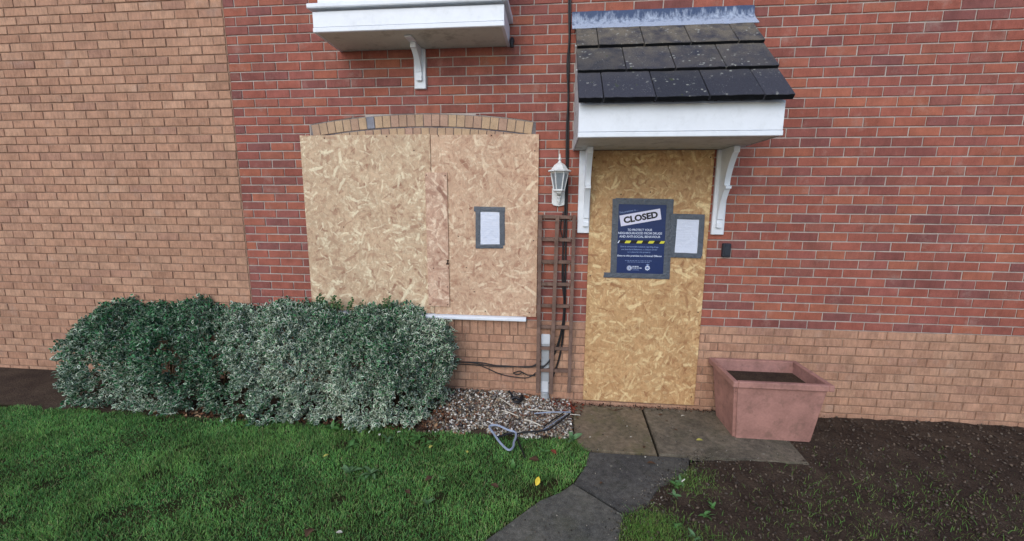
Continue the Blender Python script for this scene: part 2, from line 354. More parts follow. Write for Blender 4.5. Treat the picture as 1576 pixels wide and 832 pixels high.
# ---------------------------------------------------------------- ground
def sheet(name, pts, z, m, thick=None, parent=None, kind='structure'):
    bm = bmesh.new()
    if thick: prism(bm, pts, z-thick, z, 'z')
    else: bm.faces.new([bm.verts.new((x, y, z)) for x, y in pts])
    bmesh.ops.recalc_face_normals(bm, faces=bm.faces)
    o = fin(name, bm, m, parent)
    if kind: tag(o, kind=kind)
    return o
sheet('ground', [(-60, -80), (70, -80), (70, 60), (-60, 60)], -.05, 'bounce_ground')  # ground out of view, made pale to bounce light onto the house
def hgrid(name, poly, z, m, step=.05, amp=.012, seed=0):   # undulating earth sheet, clipped to a polygon
    from mathutils import noise as mn
    xs = [p[0] for p in poly]; ys = [p[1] for p in poly]; bm = bmesh.new()
    f = bm.faces.new([bm.verts.new((x, y, 0)) for x, y in poly])
    for ax, lo, hi in ((0, min(xs), max(xs)), (1, min(ys), max(ys))):
        v = lo+step
        while v < hi:
            co = (v, 0, 0) if ax == 0 else (0, v, 0); no = (1, 0, 0) if ax == 0 else (0, 1, 0)
            bmesh.ops.bisect_plane(bm, geom=bm.verts[:]+bm.edges[:]+bm.faces[:], plane_co=co, plane_no=no); v += step
    for v in bm.verts:
        v.co.z = z+amp*(mn.noise(Vector((v.co.x*3+seed, v.co.y*3, 0)))+.6*mn.noise(Vector((v.co.x*11, v.co.y*11+seed, 3)))+.35*mn.noise(Vector((v.co.x*29, v.co.y*29, seed))))
    bmesh.ops.recalc_face_normals(bm, faces=bm.faces)
    if sum(f.normal.z for f in bm.faces) < 0: bmesh.ops.reverse_faces(bm, faces=bm.faces)
    return tag(fin(name, bm, m, smooth=True), kind='structure')
LEFT = [(2.30, -.60), (2.33, -.68), (2.40, -.75), (2.36, -.92), (2.27, -1.10), (2.17, -1.22), (2.05, -1.30), (1.93, -1.44), (1.75, -1.65), (1.52, -1.90), (1.05, -2.5), (.2, -3.6)]
RIGHT = [(3.9, -.74), (3.28, -.74), (3.12, -.80), (3.02, -.95), (2.83, -1.08), (2.71, -1.28), (2.55, -1.36), (2.49, -1.56), (2.3, -1.95), (1.95, -2.6), (1.3, -3.6)]
LAWN = [(-6, -.56), (2.30, -.56)]+LEFT+[(-6, -3.6)]
hgrid('lawn', LAWN, -.015, 'turf', .12, .012)
hgrid('soil_bed', RIGHT+[(8, -3.6), (8, .0), (3.9, .0)], -.012, 'soil', .055, .022, 5)
pb = tag(thing('path', None, None), kind='structure')
sheet('path_bed', [(2.28, -.02), (4.0, -.02), (4.0, -.8)]+[(x, y) for x, y in RIGHT[1:]]+LEFT[::-1], -.03, 'joint', parent=pb, kind=None)
def slab(pts, z, m, lab):
    bm = bmesh.new(); prism(bm, pts, z-.05, z, 'z')
    top = [f for f in bm.faces if f.normal.z > .9 or abs(f.calc_center_median().z-z) < 1e-4]
    bmesh.ops.bevel(bm, geom=[e for f in top for e in f.edges], offset=.006, segments=2, affect='EDGES')
    bmesh.ops.recalc_face_normals(bm, faces=bm.faces)
    o = fin('paving_slab', bm, m, pb); o['label'] = lab
slab([(2.295, -.035), (2.925, -.03), (2.895, -.735), (2.62, -.742), (2.36, -.72), (2.305, -.6)], 0, 'slab1', 'mossy brown slab left of the joint by the door')
slab([(2.945, -.03), (4.0, -.03), (3.95, -.74), (3.27, -.745), (2.912, -.738)], .002, 'slab2', 'brown grey slab right of the joint by the door')
slab([(2.40, -.755), (2.62, -.757), (3.12, -.755), (3.08, -.86), (3.0, -.97), (2.83, -1.09), (2.70, -1.29), (2.56, -1.36), (2.27, -1.115), (2.36, -.92)], -.004, 'slab3', 'damp dark slab in the middle of the path')
slab([(2.26, -1.125), (2.55, -1.375), (2.48, -1.58), (2.3, -1.95), (1.95, -2.6), (1.3, -3.6), (.25, -3.6), (1.05, -2.5), (1.52, -1.90), (1.75, -1.65), (1.93, -1.44), (2.05, -1.30), (2.17, -1.22)], -.002, 'slab4', 'worn grey slab nearest the camera')
# ---------------------------------------------------------------- house walls
house = thing('brick_house', 'red brick house front with buff brick plinth, tiled door canopy and small upper bay window', 'house')
neigh = thing('neighbouring_house', 'buff brick house front joining the red brick one at the far left', 'house')
XL, XR = -.78, 8.0
for nm, par, x0, x1, z0, z1, m in (('wall', house, XL+.003, XR, Z0-.003, 5.3, 'mortar'), ('plinth', house, XL+.003, XR, -.05, Z0-.004, 'mortar2'), ('wall', neigh, -7, XL-.003, -.05, 5.3, 'mortar2')):
    bm = bmesh.new(); box(bm, x0, x1, .006, .22, z0, z1); fin(nm, bm, m, par)
VAR = {}
def brick_mesh(w, h, v, m, d=.05):
    key = (round(w, 3), round(h, 3), v, m)
    if key in VAR: return VAR[key]
    rn = random.Random(hash((v, round(w*1000), round(h*1000)))); V = []; hw, hh = w/2, h/2
    def ring(ins, y, j):
        pts = [(-1, -1), (0, -1), (1, -1), (1, 0), (1, 1), (0, 1), (-1, 1), (-1, 0)]
        return [((a*(hw-ins)+rn.uniform(-j, j)), y+rn.uniform(-j, j)*.3, b*(hh-ins)+rn.uniform(-j, j)) for a, b in pts]
    V = ring(0, d, 0)+ring(0, .0025, .0009)+ring(.0028, 0, .0011); F = []
    for r in (0, 8):
        for k in range(8): F.append((r+k, r+(k+1) % 8, r+8+(k+1) % 8, r+8+k))
    F.append(tuple(range(16, 24)))
    me = bpy.data.meshes.new('brick'); me.from_pydata(V, [], F); me.materials.append(M[m]); me.update()
    VAR[key] = me; return me
def px(p):
    d = Vector(p)-CAM; z = d.dot(fw); return (788+FPX*d.dot(rt)/z, 416-FPX*d.dot(up)/z, z)
ARCH_R, ARC_X, ARC_Z = 6.3, .93, 2.574-6.3
def arch_top(x): return ARC_Z+math.sqrt(ARCH_R**2-(x-ARC_X)**2)
def hidden(x0, x1, z0, z1, buff):
    def inside(a, b, c, d): return x0 >= a-.001 and x1 <= b+.001 and z0 >= c-.001 and z1 <= d+.001
    if inside(-.13, 1.95, .83, 2.40) or inside(2.42, 3.37, .06, 2.24) or inside(2.25, 3.55, 2.27, 3.2): return True
    return False
bricks = {'red': [], 'buff': [], 'nb': []}; CUT = []
def course(kind, mat, x0, x1, row, pm=0.0):
    z0 = Z0+.075*row; z1 = z0+.065
    zc0, zc1 = z0+.005, z1+.005
    k = math.floor((x0-.3)/.225)
    while True:
        a = k*.225+(row % 2)*.1125+pm; b = a+.215; k += 1
        if a > x1: break
        a2, b2 = max(a, x0), min(b, x1)
        segs = [(a2, b2)]
        if kind == 'red' and zc1 > 2.36 and zc0 < 2.60 and b2 > -.085 and a2 < 1.945:      # cut round the arch
            segs = []
            if a2 < -.075-.02: segs.append((a2, -.075, zc0))
            if b2 > 1.935+.02: segs.append((1.935, b2, zc0))
            c0, c1 = max(a2, -.075), min(b2, 1.935)
            if c1-c0 > .015:
                X_ = [c0+(c1-c0)*t/8 for t in range(9)]; lowr = [max(zc0, arch_top(x)+.008) for x in X_]
                keepx = [(x, l) for x, l in zip(X_, lowr) if zc1-l > .006]
                if len(keepx) > 1:
                    if all(l == zc0 for _, l in keepx) and len(keepx) == 9: segs.append((c0, c1, zc0))
                    else: CUT.append((keepx, zc1))
        else: segs = [(s0, s1, zc0) for s0, s1 in segs]
        if kind == 'buff' and row in (-2, -1):
            ns = []
            for s0, s1, z in segs:
                lo, hi = -.05, 1.873
                if s1 <= lo or s0 >= hi: ns.append((s0, s1, z))
                else:
                    if s0 < lo: ns.append((s0, lo-.01, z))
                    if s1 > hi: ns.append((hi+.01, s1, z))
            segs = ns
        for s0, s1, zz in segs:
            if s1-s0 < .02: continue
            if kind != 'nb' and hidden(s0, s1, zz, zc1, kind == 'buff'): continue
            bricks[kind].append((s0, s1, zz, zc1, mat))
for r in range(-11, 60):
    if r >= 0: course('red', 'red', XL, XR, r)
    else: course('buff', 'buff', XL, XR, r, .075 if r > -30 else 0)
    course('nb', 'buff', -7, XL-.012, r)
xs = -.045
while xs < 1.84:                                  # soldier course under the sill
    bricks['buff'].append((xs, xs+.065, .63, .84, 'buff')); xs += .0739
def area(b):
    x0, x1, z0, z1, _ = b; c = ((x0+x1)/2, 0, (z0+z1)/2); u, v, d = px(c)
    if not (-10 < u < 1586 and -10 < v < 842): return 0
    a = (x1-x0)*(z1-z0)/d**2
    inphoto = 470 < u < 1106
    occ = (u < 690 and v > 500) or (1100 > u > 886 and 20 < v < 228) or (484 < u < 780 and v < 70)
    return a*(3 if inphoto else 1)*(.1 if occ else 1)
for kind, par, nm in (('red', house, 'red_brick'), ('buff', house, 'buff_brick'), ('nb', neigh, 'brick')):
    L = sorted(bricks[kind], key=area, reverse=True); lim = 298
    big = [b for b in L[:lim] if area(b) > 0]; rest = L[len(big):]
    VV = []; FF = []; n8 = []; nb = 0
    for i, (x0, x1, z0, z1, m) in enumerate(big+rest):
        me = brick_mesh(x1-x0, z1-z0, random.randrange(6), m); loc = Vector(((x0+x1)/2, random.uniform(-.0025, .001), (z0+z1)/2))
        ry, rz = random.uniform(-.006, .006), random.uniform(-.006, .006)
        if i < len(big):
            o = bpy.data.objects.new(nm, me); C.objects.link(o); o.parent = par; o.location = loc; o.rotation_euler = (random.uniform(-.02, .02), ry, rz)
        else:
            R_ = Matrix.Rotation(ry, 3, 'Y')
            VV += [R_ @ v.co+loc for v in me.vertices]; FF += [tuple(q+nb for q in f.vertices) for f in me.polygons]; nb += len(me.vertices)
    me = bpy.data.meshes.new('brickwork'); me.from_pydata(VV, [], FF); me.materials.append(M[L[0][4]]); me.update()
    tag(link('brickwork', me, None, par), kind='stuff')
for kx, zt in CUT:                                # bricks cut to the curve of the arch
    bm = bmesh.new(); prism(bm, [(x, l) for x, l in kx]+[(x, zt) for x, l in (kx[-1], kx[0])], random.uniform(-.002, .001), .03, 'y')
    fin('red_brick', bm, 'red', house)
# arch of two rings
bm = bmesh.new(); pts = [(x/40, 2.38) for x in (-2, 77)]
prof = [(-.065+i*(2.0/24), arch_top(-.065+i*(2.0/24))+.002) for i in range(25)]
prism(bm, [(-.065, 2.35)]+prof+[(1.935, 2.35)], .0045, .02, 'y')
arch = fin('brick_arch', bm, 'archmortar', house)
def voussoir(th, r_in, r_out, w, m):
    a = w/2; V = []
    x0, x1 = a*r_in/r_out-.0022, a-.0022; zs = (r_in+.004-ARCH_R, r_out-.003-ARCH_R)
    for ins, y in ((0, .03), (0, .002), (.002, -.0015)):
        V += [(-x0+ins, y, zs[0]+ins), (x0-ins, y, zs[0]+ins), (x1-ins, y, zs[1]-ins), (-x1+ins, y, zs[1]-ins)]
    F = [(i+k, i+(k+1) % 4, i+4+(k+1) % 4, i+4+k) for i in (0, 4) for k in range(4)]+[(8, 9, 10, 11)]
    me = bpy.data.meshes.new('arch_brick'); me.from_pydata(V, [], F); me.materials.append(M[m]); me.update()
    for i, t in enumerate(th):
        o = bpy.data.objects.new('arch_brick', me); C.objects.link(o); o.parent = arch
        o.location = (ARC_X+math.sin(t)*ARCH_R, random.uniform(-.002, .001), ARC_Z+math.cos(t)*ARCH_R); o.rotation_euler = (0, t+random.uniform(-.008, .008), 0)
        if m == 'arch' and abs(o.location.x-.505) < .037 and r_out > ARCH_R-.01:
            o.data = me.copy(); o.data.materials[0] = M['archgrey']; o['label'] = 'blue grey brick in the outer ring'
nA = 27; span = 2*.99/ARCH_R
voussoir([(-.5+(i+.5)/nA)*span for i in range(nA)], ARCH_R-.105, ARCH_R, span/nA*ARCH_R, 'arch')
voussoir([(-.5+(i+.2)/nA)*span for i in range(2, nA-1)], ARCH_R-.212, ARCH_R-.109, span/nA*(ARCH_R-.107), 'arch')
# sill
bm = bmesh.new(); prism(bm, [(0, .775), (-.052, .775), (-.055, .780), (-.055, .796), (-.05, .802), (0, .812)], .93, 1.873, 'x'); fin('window_sill', bm, 'white', house)['label'] = 'white plastic window sill length clear of the bush'
bm = bmesh.new(); prism(bm, [(0, .783), (-.05, .783), (-.052, .804), (0, .818)], -.05, .90, 'x'); box(bm, .895, .94, -.062, -.01, .785, .806, .003); fin('window_sill', bm, 'pvcw', house)
# key safe
bm = bmesh.new(); box(bm, 3.515, 3.58, -.035, .004, 1.385, 1.50, .006); box(bm, 3.528, 3.567, -.04, -.034, 1.40, 1.485, .003)
tag(fin('key_safe', bm, 'key'), 'small dark box fixed to the brick wall right of the boarded door', 'key safe')
# ---------------------------------------------------------------- brackets
def bracket(parent, xc, wpl, zb, zt, depth, s_curve):
    bm = bmesh.new(); box(bm, xc-wpl/2, xc+wpl/2, -.028, .004, zb, zt-.002, .004)
    b = fin('bracket', bm, 'white', parent)
    H = zt-zb; pr = [(-.026, zb+.06), (-.055, zb+.06), (-.055, zb+.095), (-.045, zb+.10), (-.045, zb+.125)]
    n = 10
    if s_curve:
        zm = zb+.54*H
        for i in range(n+1): t = i/n; pr.append((-.06-.09*t**2.1, zb+.13+(zm-zb-.13)*t))
        pr += [(-.168, zm), (-.168, zm+.02)]
        for i in range(n+1): t = i/n; pr.append((-.135-(depth-.15)*t**1.8, zm+.03+(zt-.05-zm-.03)*t))
    else:
        for i in range(n+1): t = i/n; pr.append((-.05-(depth-.07)*(t**1.7), zb+.13+(zt-.05-zb-.13)*t))
    pr += [(-depth, zt-.05), (-depth, zt-.003), (-.026, zt-.003)]
    bm = bmesh.new(); prism(bm, pr, xc-.0215, xc+.0215, 'x'); 
    return b, bm
# ---------------------------------------------------------------- oriel (upper bay)
OX0, OX1, OD, OZ = .256, 1.711, .40, 3.092
bm = bmesh.new(); box(bm, OX0+.03, OX1-.03, -OD+.03, .004, OZ+.02, 3.50)
oriel = fin('bay_window', bm, 'white', house)
bm = bmesh.new(); box(bm, OX0+.012, OX1-.012, -OD+.012, .003, OZ+.002, OZ+.018); fin('soffit', bm, 'soffit', oriel)
bm = bmesh.new()
box(bm, OX0, OX1, -OD, -OD+.022, OZ+.036, 3.235, .001); box(bm, OX0-.003, OX1+.003, -OD-.006, -OD+.02, OZ-.002, OZ+.033, .004)
box(bm, OX0, OX0+.022, -OD+.0225, .003, OZ-.002, 3.235, .001); box(bm, OX1-.022, OX1, -OD+.0225, .003, OZ-.002, 3.235, .001)
fin('fascia', bm, 'white', oriel)
bm = bmesh.new(); prism(bm, [(.003, 3.262), (-OD-.028, 3.250), (-OD-.032, 3.258), (-OD-.032, 3.278), (-OD-.026, 3.284), (.003, 3.31)], OX0-.025, OX1+.025, 'x'); fin('ledge', bm, 'white', oriel)
for x0, x1, y0, y1 in ((OX0+.03, OX1-.03, -OD+.02, -OD+.06),):
    bm = bmesh.new()
    for a, b, c, d in ((x0, x1, 3.5, 3.56), (x0, x1, 4.6, 4.7)): box(bm, a, b, y0, y1, c, d, .003)
    for a in (x0, x0+.46, x1-.5, x1-.05): box(bm, a, a+.05, y0+.002, y1-.002, 3.56, 4.6, .003)
    wf = fin('window', bm, 'white', oriel); bm = bmesh.new(); box(bm, x0+.03, x1-.03, y0+.015, y0+.02, 3.55, 4.62); fin('pane', bm, 'pane', oriel)
bm = bmesh.new(); box(bm, OX0, OX1, -OD-.03, .004, 4.7, 4.86, .01); fin('roof', bm, 'lead', oriel)
b, bm = bracket(house, .955, .098, 2.772, OZ, .19, False); fin('corbel', bm, 'white', b)
bm = bmesh.new(); box(bm, .925, .985, -.30, -.192, OZ-.012, OZ, .003); fin('corbel_cap', bm, 'white', b)
bm = bmesh.new(); tube(bm, smoothpts([(1.735, .01, 3.13), (1.735, -.05, 3.13), (1.735, -.075, 3.10), (1.735, -.075, 3.06)], 4), .016, 10); fin('overflow_pipe', bm, 'cable', house)
# ---------------------------------------------------------------- door canopy
KX0, KX1, KD, KZ = 2.25, 3.55, .70, 2.262
def roofz(d): return 3.262-1.035*d
prf = [(.004, KZ+.022), (-KD+.03, KZ+.022), (-KD+.03, roofz(KD-.03)-.05), (.004, roofz(0)-.05)]
bm = bmesh.new(); prism(bm, prf, KX0+.012, KX1-.012, 'x'); can = fin('door_canopy', bm, 'flaky', house)
bm = bmesh.new(); box(bm, KX0+.012, KX1-.012, -KD+.03, .003, KZ+.001, KZ+.02); fin('soffit', bm, 'soffit', can)
bm = bmesh.new(); box(bm, KX0, KX1, -KD, -KD+.028, KZ+.034, 2.478, .001); box(bm, KX0-.003, KX1+.003, -KD-.006, -KD+.027, KZ-.003, KZ+.031, .004)
fin('fascia', bm, 'white', can)
for x0, x1 in ((KX0, KX0+.011), (KX1-.011, KX1)):
    bm = bmesh.new(); prism(bm, [(.003, KZ-.002), (-KD+.0285, KZ-.002), (-KD+.0285, roofz(KD-.03)-.055), (.003, roofz(0)-.055)], x0, x1, 'x'); fin('cheek', bm, 'flaky', can)
b, bm = bracket(house, 2.355, .10, 1.572, KZ, .26, True); bmesh.ops.translate(bm, verts=bm.verts, vec=(.018, 0, 0)); fin('corbel', bm, 'white', b)
b, bm = bracket(house, 3.462, .10, 1.572, KZ, .26, True); fin('corbel', bm, 'white', b)
sl = math.atan(1.035)
TW = .327
def tile_mesh(w, seed):
    rn = random.Random(seed); bm = bmesh.new(); n = 8; Lh = .345; T = .038
    top = []; bot = []
    for j in range(3):
        v = -j*Lh/2
        top.append([bm.verts.new((w*i/n, v+(rn.uniform(-.003, .003) if j == 2 else 0), T+rn.uniform(-.0012, .0012))) for i in range(n+1)])
        bot.append([bm.verts.new((w*i/n, v+(.002 if j == 2 else 0), 0)) for i in range(n+1)])
    for j in range(2):
        for i in range(n):
            bm.faces.new((top[j][i], top[j+1][i], top[j+1][i+1], top[j][i+1])); bm.faces.new((bot[j][i], bot[j][i+1], bot[j+1][i+1], bot[j+1][i]))
        for a in (0, n):
            bm.faces.new((top[j][a], bot[j][a], bot[j+1][a], top[j+1][a]))
    for i in range(n):
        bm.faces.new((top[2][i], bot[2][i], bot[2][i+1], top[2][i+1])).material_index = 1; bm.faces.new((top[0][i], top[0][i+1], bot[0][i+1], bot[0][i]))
    bmesh.ops.recalc_face_normals(bm, faces=bm.faces)
    bmesh.ops.bevel(bm, geom=[e for e in bm.edges if e.is_manifold and e.calc_face_angle(0) > .8], offset=.003, segments=1, affect='EDGES')
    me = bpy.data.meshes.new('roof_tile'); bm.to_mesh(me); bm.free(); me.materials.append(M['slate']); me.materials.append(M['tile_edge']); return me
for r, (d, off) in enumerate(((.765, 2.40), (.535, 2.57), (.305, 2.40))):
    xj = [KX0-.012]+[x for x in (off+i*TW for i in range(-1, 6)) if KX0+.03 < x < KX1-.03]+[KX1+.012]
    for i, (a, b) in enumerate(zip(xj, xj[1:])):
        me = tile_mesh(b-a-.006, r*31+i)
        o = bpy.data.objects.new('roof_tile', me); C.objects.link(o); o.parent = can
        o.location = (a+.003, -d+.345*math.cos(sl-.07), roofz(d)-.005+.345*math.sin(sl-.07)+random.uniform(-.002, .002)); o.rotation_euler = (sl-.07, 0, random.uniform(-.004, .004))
# lead flashing with a slightly wavy lower edge
bm = bmesh.new(); rows = []
from mathutils import noise as mn
nx = 60
for i in range(nx+1):
    x = 2.212+(3.60-2.212)*i/nx; wv = mn.noise(Vector((x*9, 0, 0)))*.006
    rows.append([bm.verts.new(p) for p in ((x, -.002, 3.335+wv*.5), (x, -.010, 3.325+wv*.5), (x, -.016+wv*.4, 3.27), (x, -.045, 3.228+wv*.3), (x, -.105+wv*.5, 3.178+wv), (x, -.112+wv, 3.168+wv), (x, -.100, 3.166))])
for a, b in zip(rows, rows[1:]):
    for k in range(6): bm.faces.new((a[k], b[k], b[k+1], a[k+1]))
bmesh.ops.recalc_face_normals(bm, faces=bm.faces)
if sum(f.normal.y for f in bm.faces) > 0: bmesh.ops.reverse_faces(bm, faces=bm.faces)
fin('lead_flashing', bm, 'lead', can, smooth=True)
bm = bmesh.new()
for z, d in ((3.0, .27), (2.76, .50)): box(bm, 2.232, 2.262, -d-.004, -d+.004, roofz(d)+.0, roofz(d)+.006)
fin('tile_clips', bm, 'white', can)
# ---------------------------------------------------------------- strand boards
def board(name, label, x0, x1, z0, z1, d0, d1, m, screws=(), group=None, rot=0):
    t = thing(name, label, 'board', ((x0+x1)/2, 0, z0), group); bm = bmesh.new()
    vs = box(bm, x0, x1, -d1, -d0, z0, z1, .0012, rot=Matrix.Rotation(rot, 3, 'Y') if rot else None)
    for f in bm.faces:
        if abs(f.normal.y) < .5: f.material_index = 1
    bm.normal_update()
    for f in bm.faces: f.material_index = 0 if abs(f.normal.y) > .5 else 1
    fin('panel', bm, [m, 'edge'], t)
    for x, z in screws:
        bm = bmesh.new(); lathe(bm, [(.0055, 0), (.0055, .0015), (.003, .0022)], 0, 0, 8); bmesh.ops.rotate(bm, cent=(0, 0, 0), matrix=Matrix.Rotation(PI/2, 3, 'X'), verts=bm.verts)
        bmesh.ops.translate(bm, verts=bm.verts, vec=(x, -d1, z)); fin('screw', bm, 'screw', t)
    return t
board('strand_board', 'pale yellowish chipboard sheet over the left part of the window, behind the bush', -.16, 1.026, .815, 2.405, .004, .016, 'osb_l', [(.64, 2.39), (.07, 2.38), (.88, 2.27), (.6, 1.0), (.2, 1.6)])
board('strand_board', 'pinkish chipboard sheet over the right part of the window with a taped notice', 1.0305, 1.964, .812, 2.397, .005, .017, 'osb_r', [(1.10, 2.39), (1.56, 2.388), (1.93, 2.26), (1.26, 1.53), (1.33, 1.25), (1.40, 1.03), (1.93, 1.5), (1.9, .85), (1.5, .85)])
t = board('board_strip', 'narrow chipboard strip covering the joint between the two window sheets', .975, 1.172, .886, 2.082, .0175, .029, 'osb_s', [(1.155, 2.055), (1.155, 1.07), (.99, .905), (1.155, .905), (.99, 2.06), (1.03, 1.24)])
bm = bmesh.new(); box(bm, 1.148, 1.172, -.034, -.0295, 1.275, 1.288, .001); box(bm, 1.155, 1.172, -.036, -.0295, 1.305, 1.318, .001); box(bm, 1.158, 1.167, -.034, -.0295, 1.285, 1.31); fin('latch', bm, 'screw', t)
board('strand_board', 'tall golden chipboard sheet closing off the front doorway', 2.405, 3.39, .042, 2.262-.004, .006, .020, 'osb_d', [(2.43, 2.2), (3.36, 2.2), (2.43, 1.2), (3.36, .9), (2.43, .12), (3.36, .12), (2.9, 1.92), (2.66, 1.9)])
# ---------------------------------------------------------------- notices
def strip(par, x0, z0, x1, z1, w, d, seed):            # tape strip between two points
    rn = random.Random(seed); a = Vector((x0, z0)); b = Vector((x1, z1)); t = (b-a).normalized(); nn = Vector((-t.y, t.x)); n = max(4, int((b-a).length/.03)); bm = bmesh.new(); A = []
    for i in range(n+1):
        c = a+(b-a)*i/n; row = []
        for s in (-1, -.33, .33, 1):
            e = c+nn*s*w/2+(t*rn.uniform(-.004, .004) if i in (0, n) else Vector((0, 0)))+nn*(rn.uniform(-.0008, .0008))
            row.append(bm.verts.new((e.x, -d-rn.uniform(0, .0013)*(abs(s) < .5)-.0003, e.y)))
        A.append(row)
    for r1, r2 in zip(A, A[1:]):
        for k in range(3): bm.faces.new((r1[k], r2[k], r2[k+1], r1[k+1]))
    g_ = bmesh.ops.extrude_face_region(bm, geom=bm.faces[:]); vs = [e for e in g_['geom'] if isinstance(e, bmesh.types.BMVert)]
    bmesh.ops.translate(bm, verts=vs, vec=(0, -.0006, 0)); bmesh.ops.recalc_face_normals(bm, faces=bm.faces); fin('tape', bm, 'tape', par)
def rect(name, par, x0, x1, z0, z1, d, m, th=.0006, ang=0, cen=None):
    bm = bmesh.new(); box(bm, x0, x1, -d-th, -d, z0, z1, rot=Matrix.Rotation(ang, 3, 'Y') if ang else None, cen=cen); return fin(name, bm, m, par)
def text(par, s, cx, cz, width, d, m, bold=0., ang=0., height=None, name='lettering'):
    cu = bpy.data.curves.new('lettering', 'FONT'); cu.body = s; cu.align_x = 'CENTER'; cu.align_y = 'CENTER'; cu.size = 1; cu.resolution_u = 3; cu.offset = bold
    o = bpy.data.objects.new('lettering', cu); C.objects.link(o); dg = bpy.context.evaluated_depsgraph_get(); me = bpy.data.meshes.new_from_object(o.evaluated_get(dg)); bpy.data.objects.remove(o)
    xs_ = [v.co.x for v in me.vertices]; ys_ = [v.co.y for v in me.vertices]; w = max(xs_)-min(xs_); mx = (max(xs_)+min(xs_))/2; my = (max(ys_)+min(ys_))/2; k = width/w
    ky = k if height is None else height/(max(ys_)-min(ys_))
    p = Vector((0, 0, 0)); q = par
    while q is not None: p += q.location; q = q.parent
    for v in me.vertices:
        x, z = (v.co.x-mx)*k, (v.co.y-my)*ky; v.co = Vector((cx+x*math.cos(ang)-z*math.sin(ang), -d, cz+x*math.sin(ang)+z*math.cos(ang)))-p
    me.materials.clear(); me.materials.append(M[m]); o = bpy.data.objects.new(name, me); C.objects.link(o); o.parent = par; return o
def bars(par, rows, d, m, name='small_print', th=.0035):            # print too small to read: rows of word-length dashes
    bm = bmesh.new(); rn = random.Random(3)
    for x0, x1, z in rows:
        x = x0
        while x < x1:
            w = rn.uniform(.008, .026); w = min(w, x1-x); bm.faces.new([bm.verts.new(q) for q in ((x, -d, z-th/2), (x+w, -d, z-th/2), (x+w, -d, z+th/2), (x, -d, z+th/2))]); x += w+.005
    return tag(fin(name, bm, m, par), kind='stuff')
PD = .0225
pn = thing('closure_notice', 'dark blue CLOSED poster taped to the boarded door', 'poster', (2.84, 0, 1.23))
rect('sheet', pn, 2.640, 3.058, 1.218, 1.835, PD, 'navy', .0005)
def pw(x, y): q = W(x, y, PD); return q.x, q.z
CX, CZ = pw(985.5, 334.4); an = math.radians(10.6)
rect('title_panel', pn, CX-.168, CX+.168, CZ-.046, CZ+.046, PD+.0012, 'lilac', .0003, -an)
text(pn, 'CLOSED', CX+.002, CZ+.001, .284, PD+.0026, 'black', .046, an, .056, 'title')
def line(s_, x, y, w, m, bold=.006, h=None, a_=0): cx_, cz_ = pw(x, y); text(pn, s_, cx_, cz_, w, PD+.0016, m, bold, a_, h)
line('This premises is…', 967.5, 325, .155, 'pale', .008, None, an)
line('TO PROTECT YOUR', 984.8, 353.5, .205, 'textwhite', .014, .019)
line('NEIGHBOURHOOD FROM DRUGS', 985, 358.6, .362, 'textwhite', .014, .019)
line('AND ANTI-SOCIAL BEHAVIOUR', 984.6, 363.9, .340, 'textwhite', .014, .019)
z1_, z0_ = pw(985, 370)[1], pw(985, 374.3)[1]
rect('hazard_stripe', pn, 2.648, 3.046, z0_-.001, z1_+.001, PD+.001, 'black', .0003)
for i, x in enumerate((2.648, 2.708, 2.806, 2.902, 2.998)):
    w = .044 if 0 < i < 4 else (.010 if i == 0 else .034); bm = bmesh.new(); sh = .012
    bm.faces.new([bm.verts.new((px_, -PD-.0022, z)) for px_, z in ((x, z0_+.001), (x+w, z0_+.001), (x+w+sh, z1_-.001), (x+sh, z1_-.001))]); fin('yellow_block', bm, 'yellow' if i else 'textwhite', pn)
line('Due to unreasonable nuisance regarding drugs', 984, 379.7, .315, 'pale', .008)
line('and Anti-Social Behaviour, a Closure Order', 983.8, 383.8, .300, 'pale', .008)
line('is in place for this property', 983.5, 387.9, .190, 'pale', .008)
line('Entry to this premises is a Criminal Offence', 984, 393.8, .368, 'textwhite', .016)
xa, za = pw(962, 400.6); xb, zb = pw(1004, 403.5)
bars(pn, [(xa, xb, za), (xa+.02, xb-.02, zb)], PD+.0016, 'pale')
def disc(par, cx, cz, r, d, m, name, pts=None, n=24):
    bm = bmesh.new(); P = pts or [(math.cos(2*PI*i/n), math.sin(2*PI*i/n)) for i in range(n)]
    c = bm.verts.new((cx, -d, cz)); v = [bm.verts.new((cx+r*a, -d, cz+r*b)) for a, b in P]
    for i in range(len(v)): bm.faces.new((c, v[i], v[(i+1) % len(v)]))
    return fin(name, bm, m, par)
EX, EZ = pw(968.5, 412.1)
em = disc(pn, EX, EZ, .021, PD+.0014, 'textwhite', 'council_emblem')
for r_, dd, mm in ((.0175, .0018, 'navy'), (.0145, .0022, 'textwhite'), (.006, .0026, 'navy')): disc(em, EX, EZ, r_, PD+dd, mm, 'emblem_ring')
bm = bmesh.new()
for k in range(8):
    a = k*PI/4; u = Vector((math.cos(a), math.sin(a))); n_ = Vector((-u.y, u.x)); bm.faces.new([bm.verts.new((EX+q.x, -PD-.0028, EZ+q.y)) for q in (u*.006-n_*.0012, u*.014-n_*.0018, u*.014+n_*.0018, u*.006+n_*.0012)])
tag(fin('emblem_spokes', bm, 'pale', em), kind='stuff')
xa, za = pw(973.2, 409.6); xb, zb = pw(988, 412.3)
bars(pn, [(xa, xb-.03, za)], PD+.0016, 'textwhite', 'council_name', .006); bars(pn, [(xa, xb, zb)], PD+.0016, 'textwhite', 'council_name', .006)
line('COUNCIL', 978.5, 414.9, .056, 'pale', .012)
SX, SZ = pw(996.3, 412.3)
star = [((1 if i % 2 == 0 else .72)*math.cos(2*PI*i/16+PI/2), (1 if i % 2 == 0 else .72)*math.sin(2*PI*i/16+PI/2)) for i in range(16)]
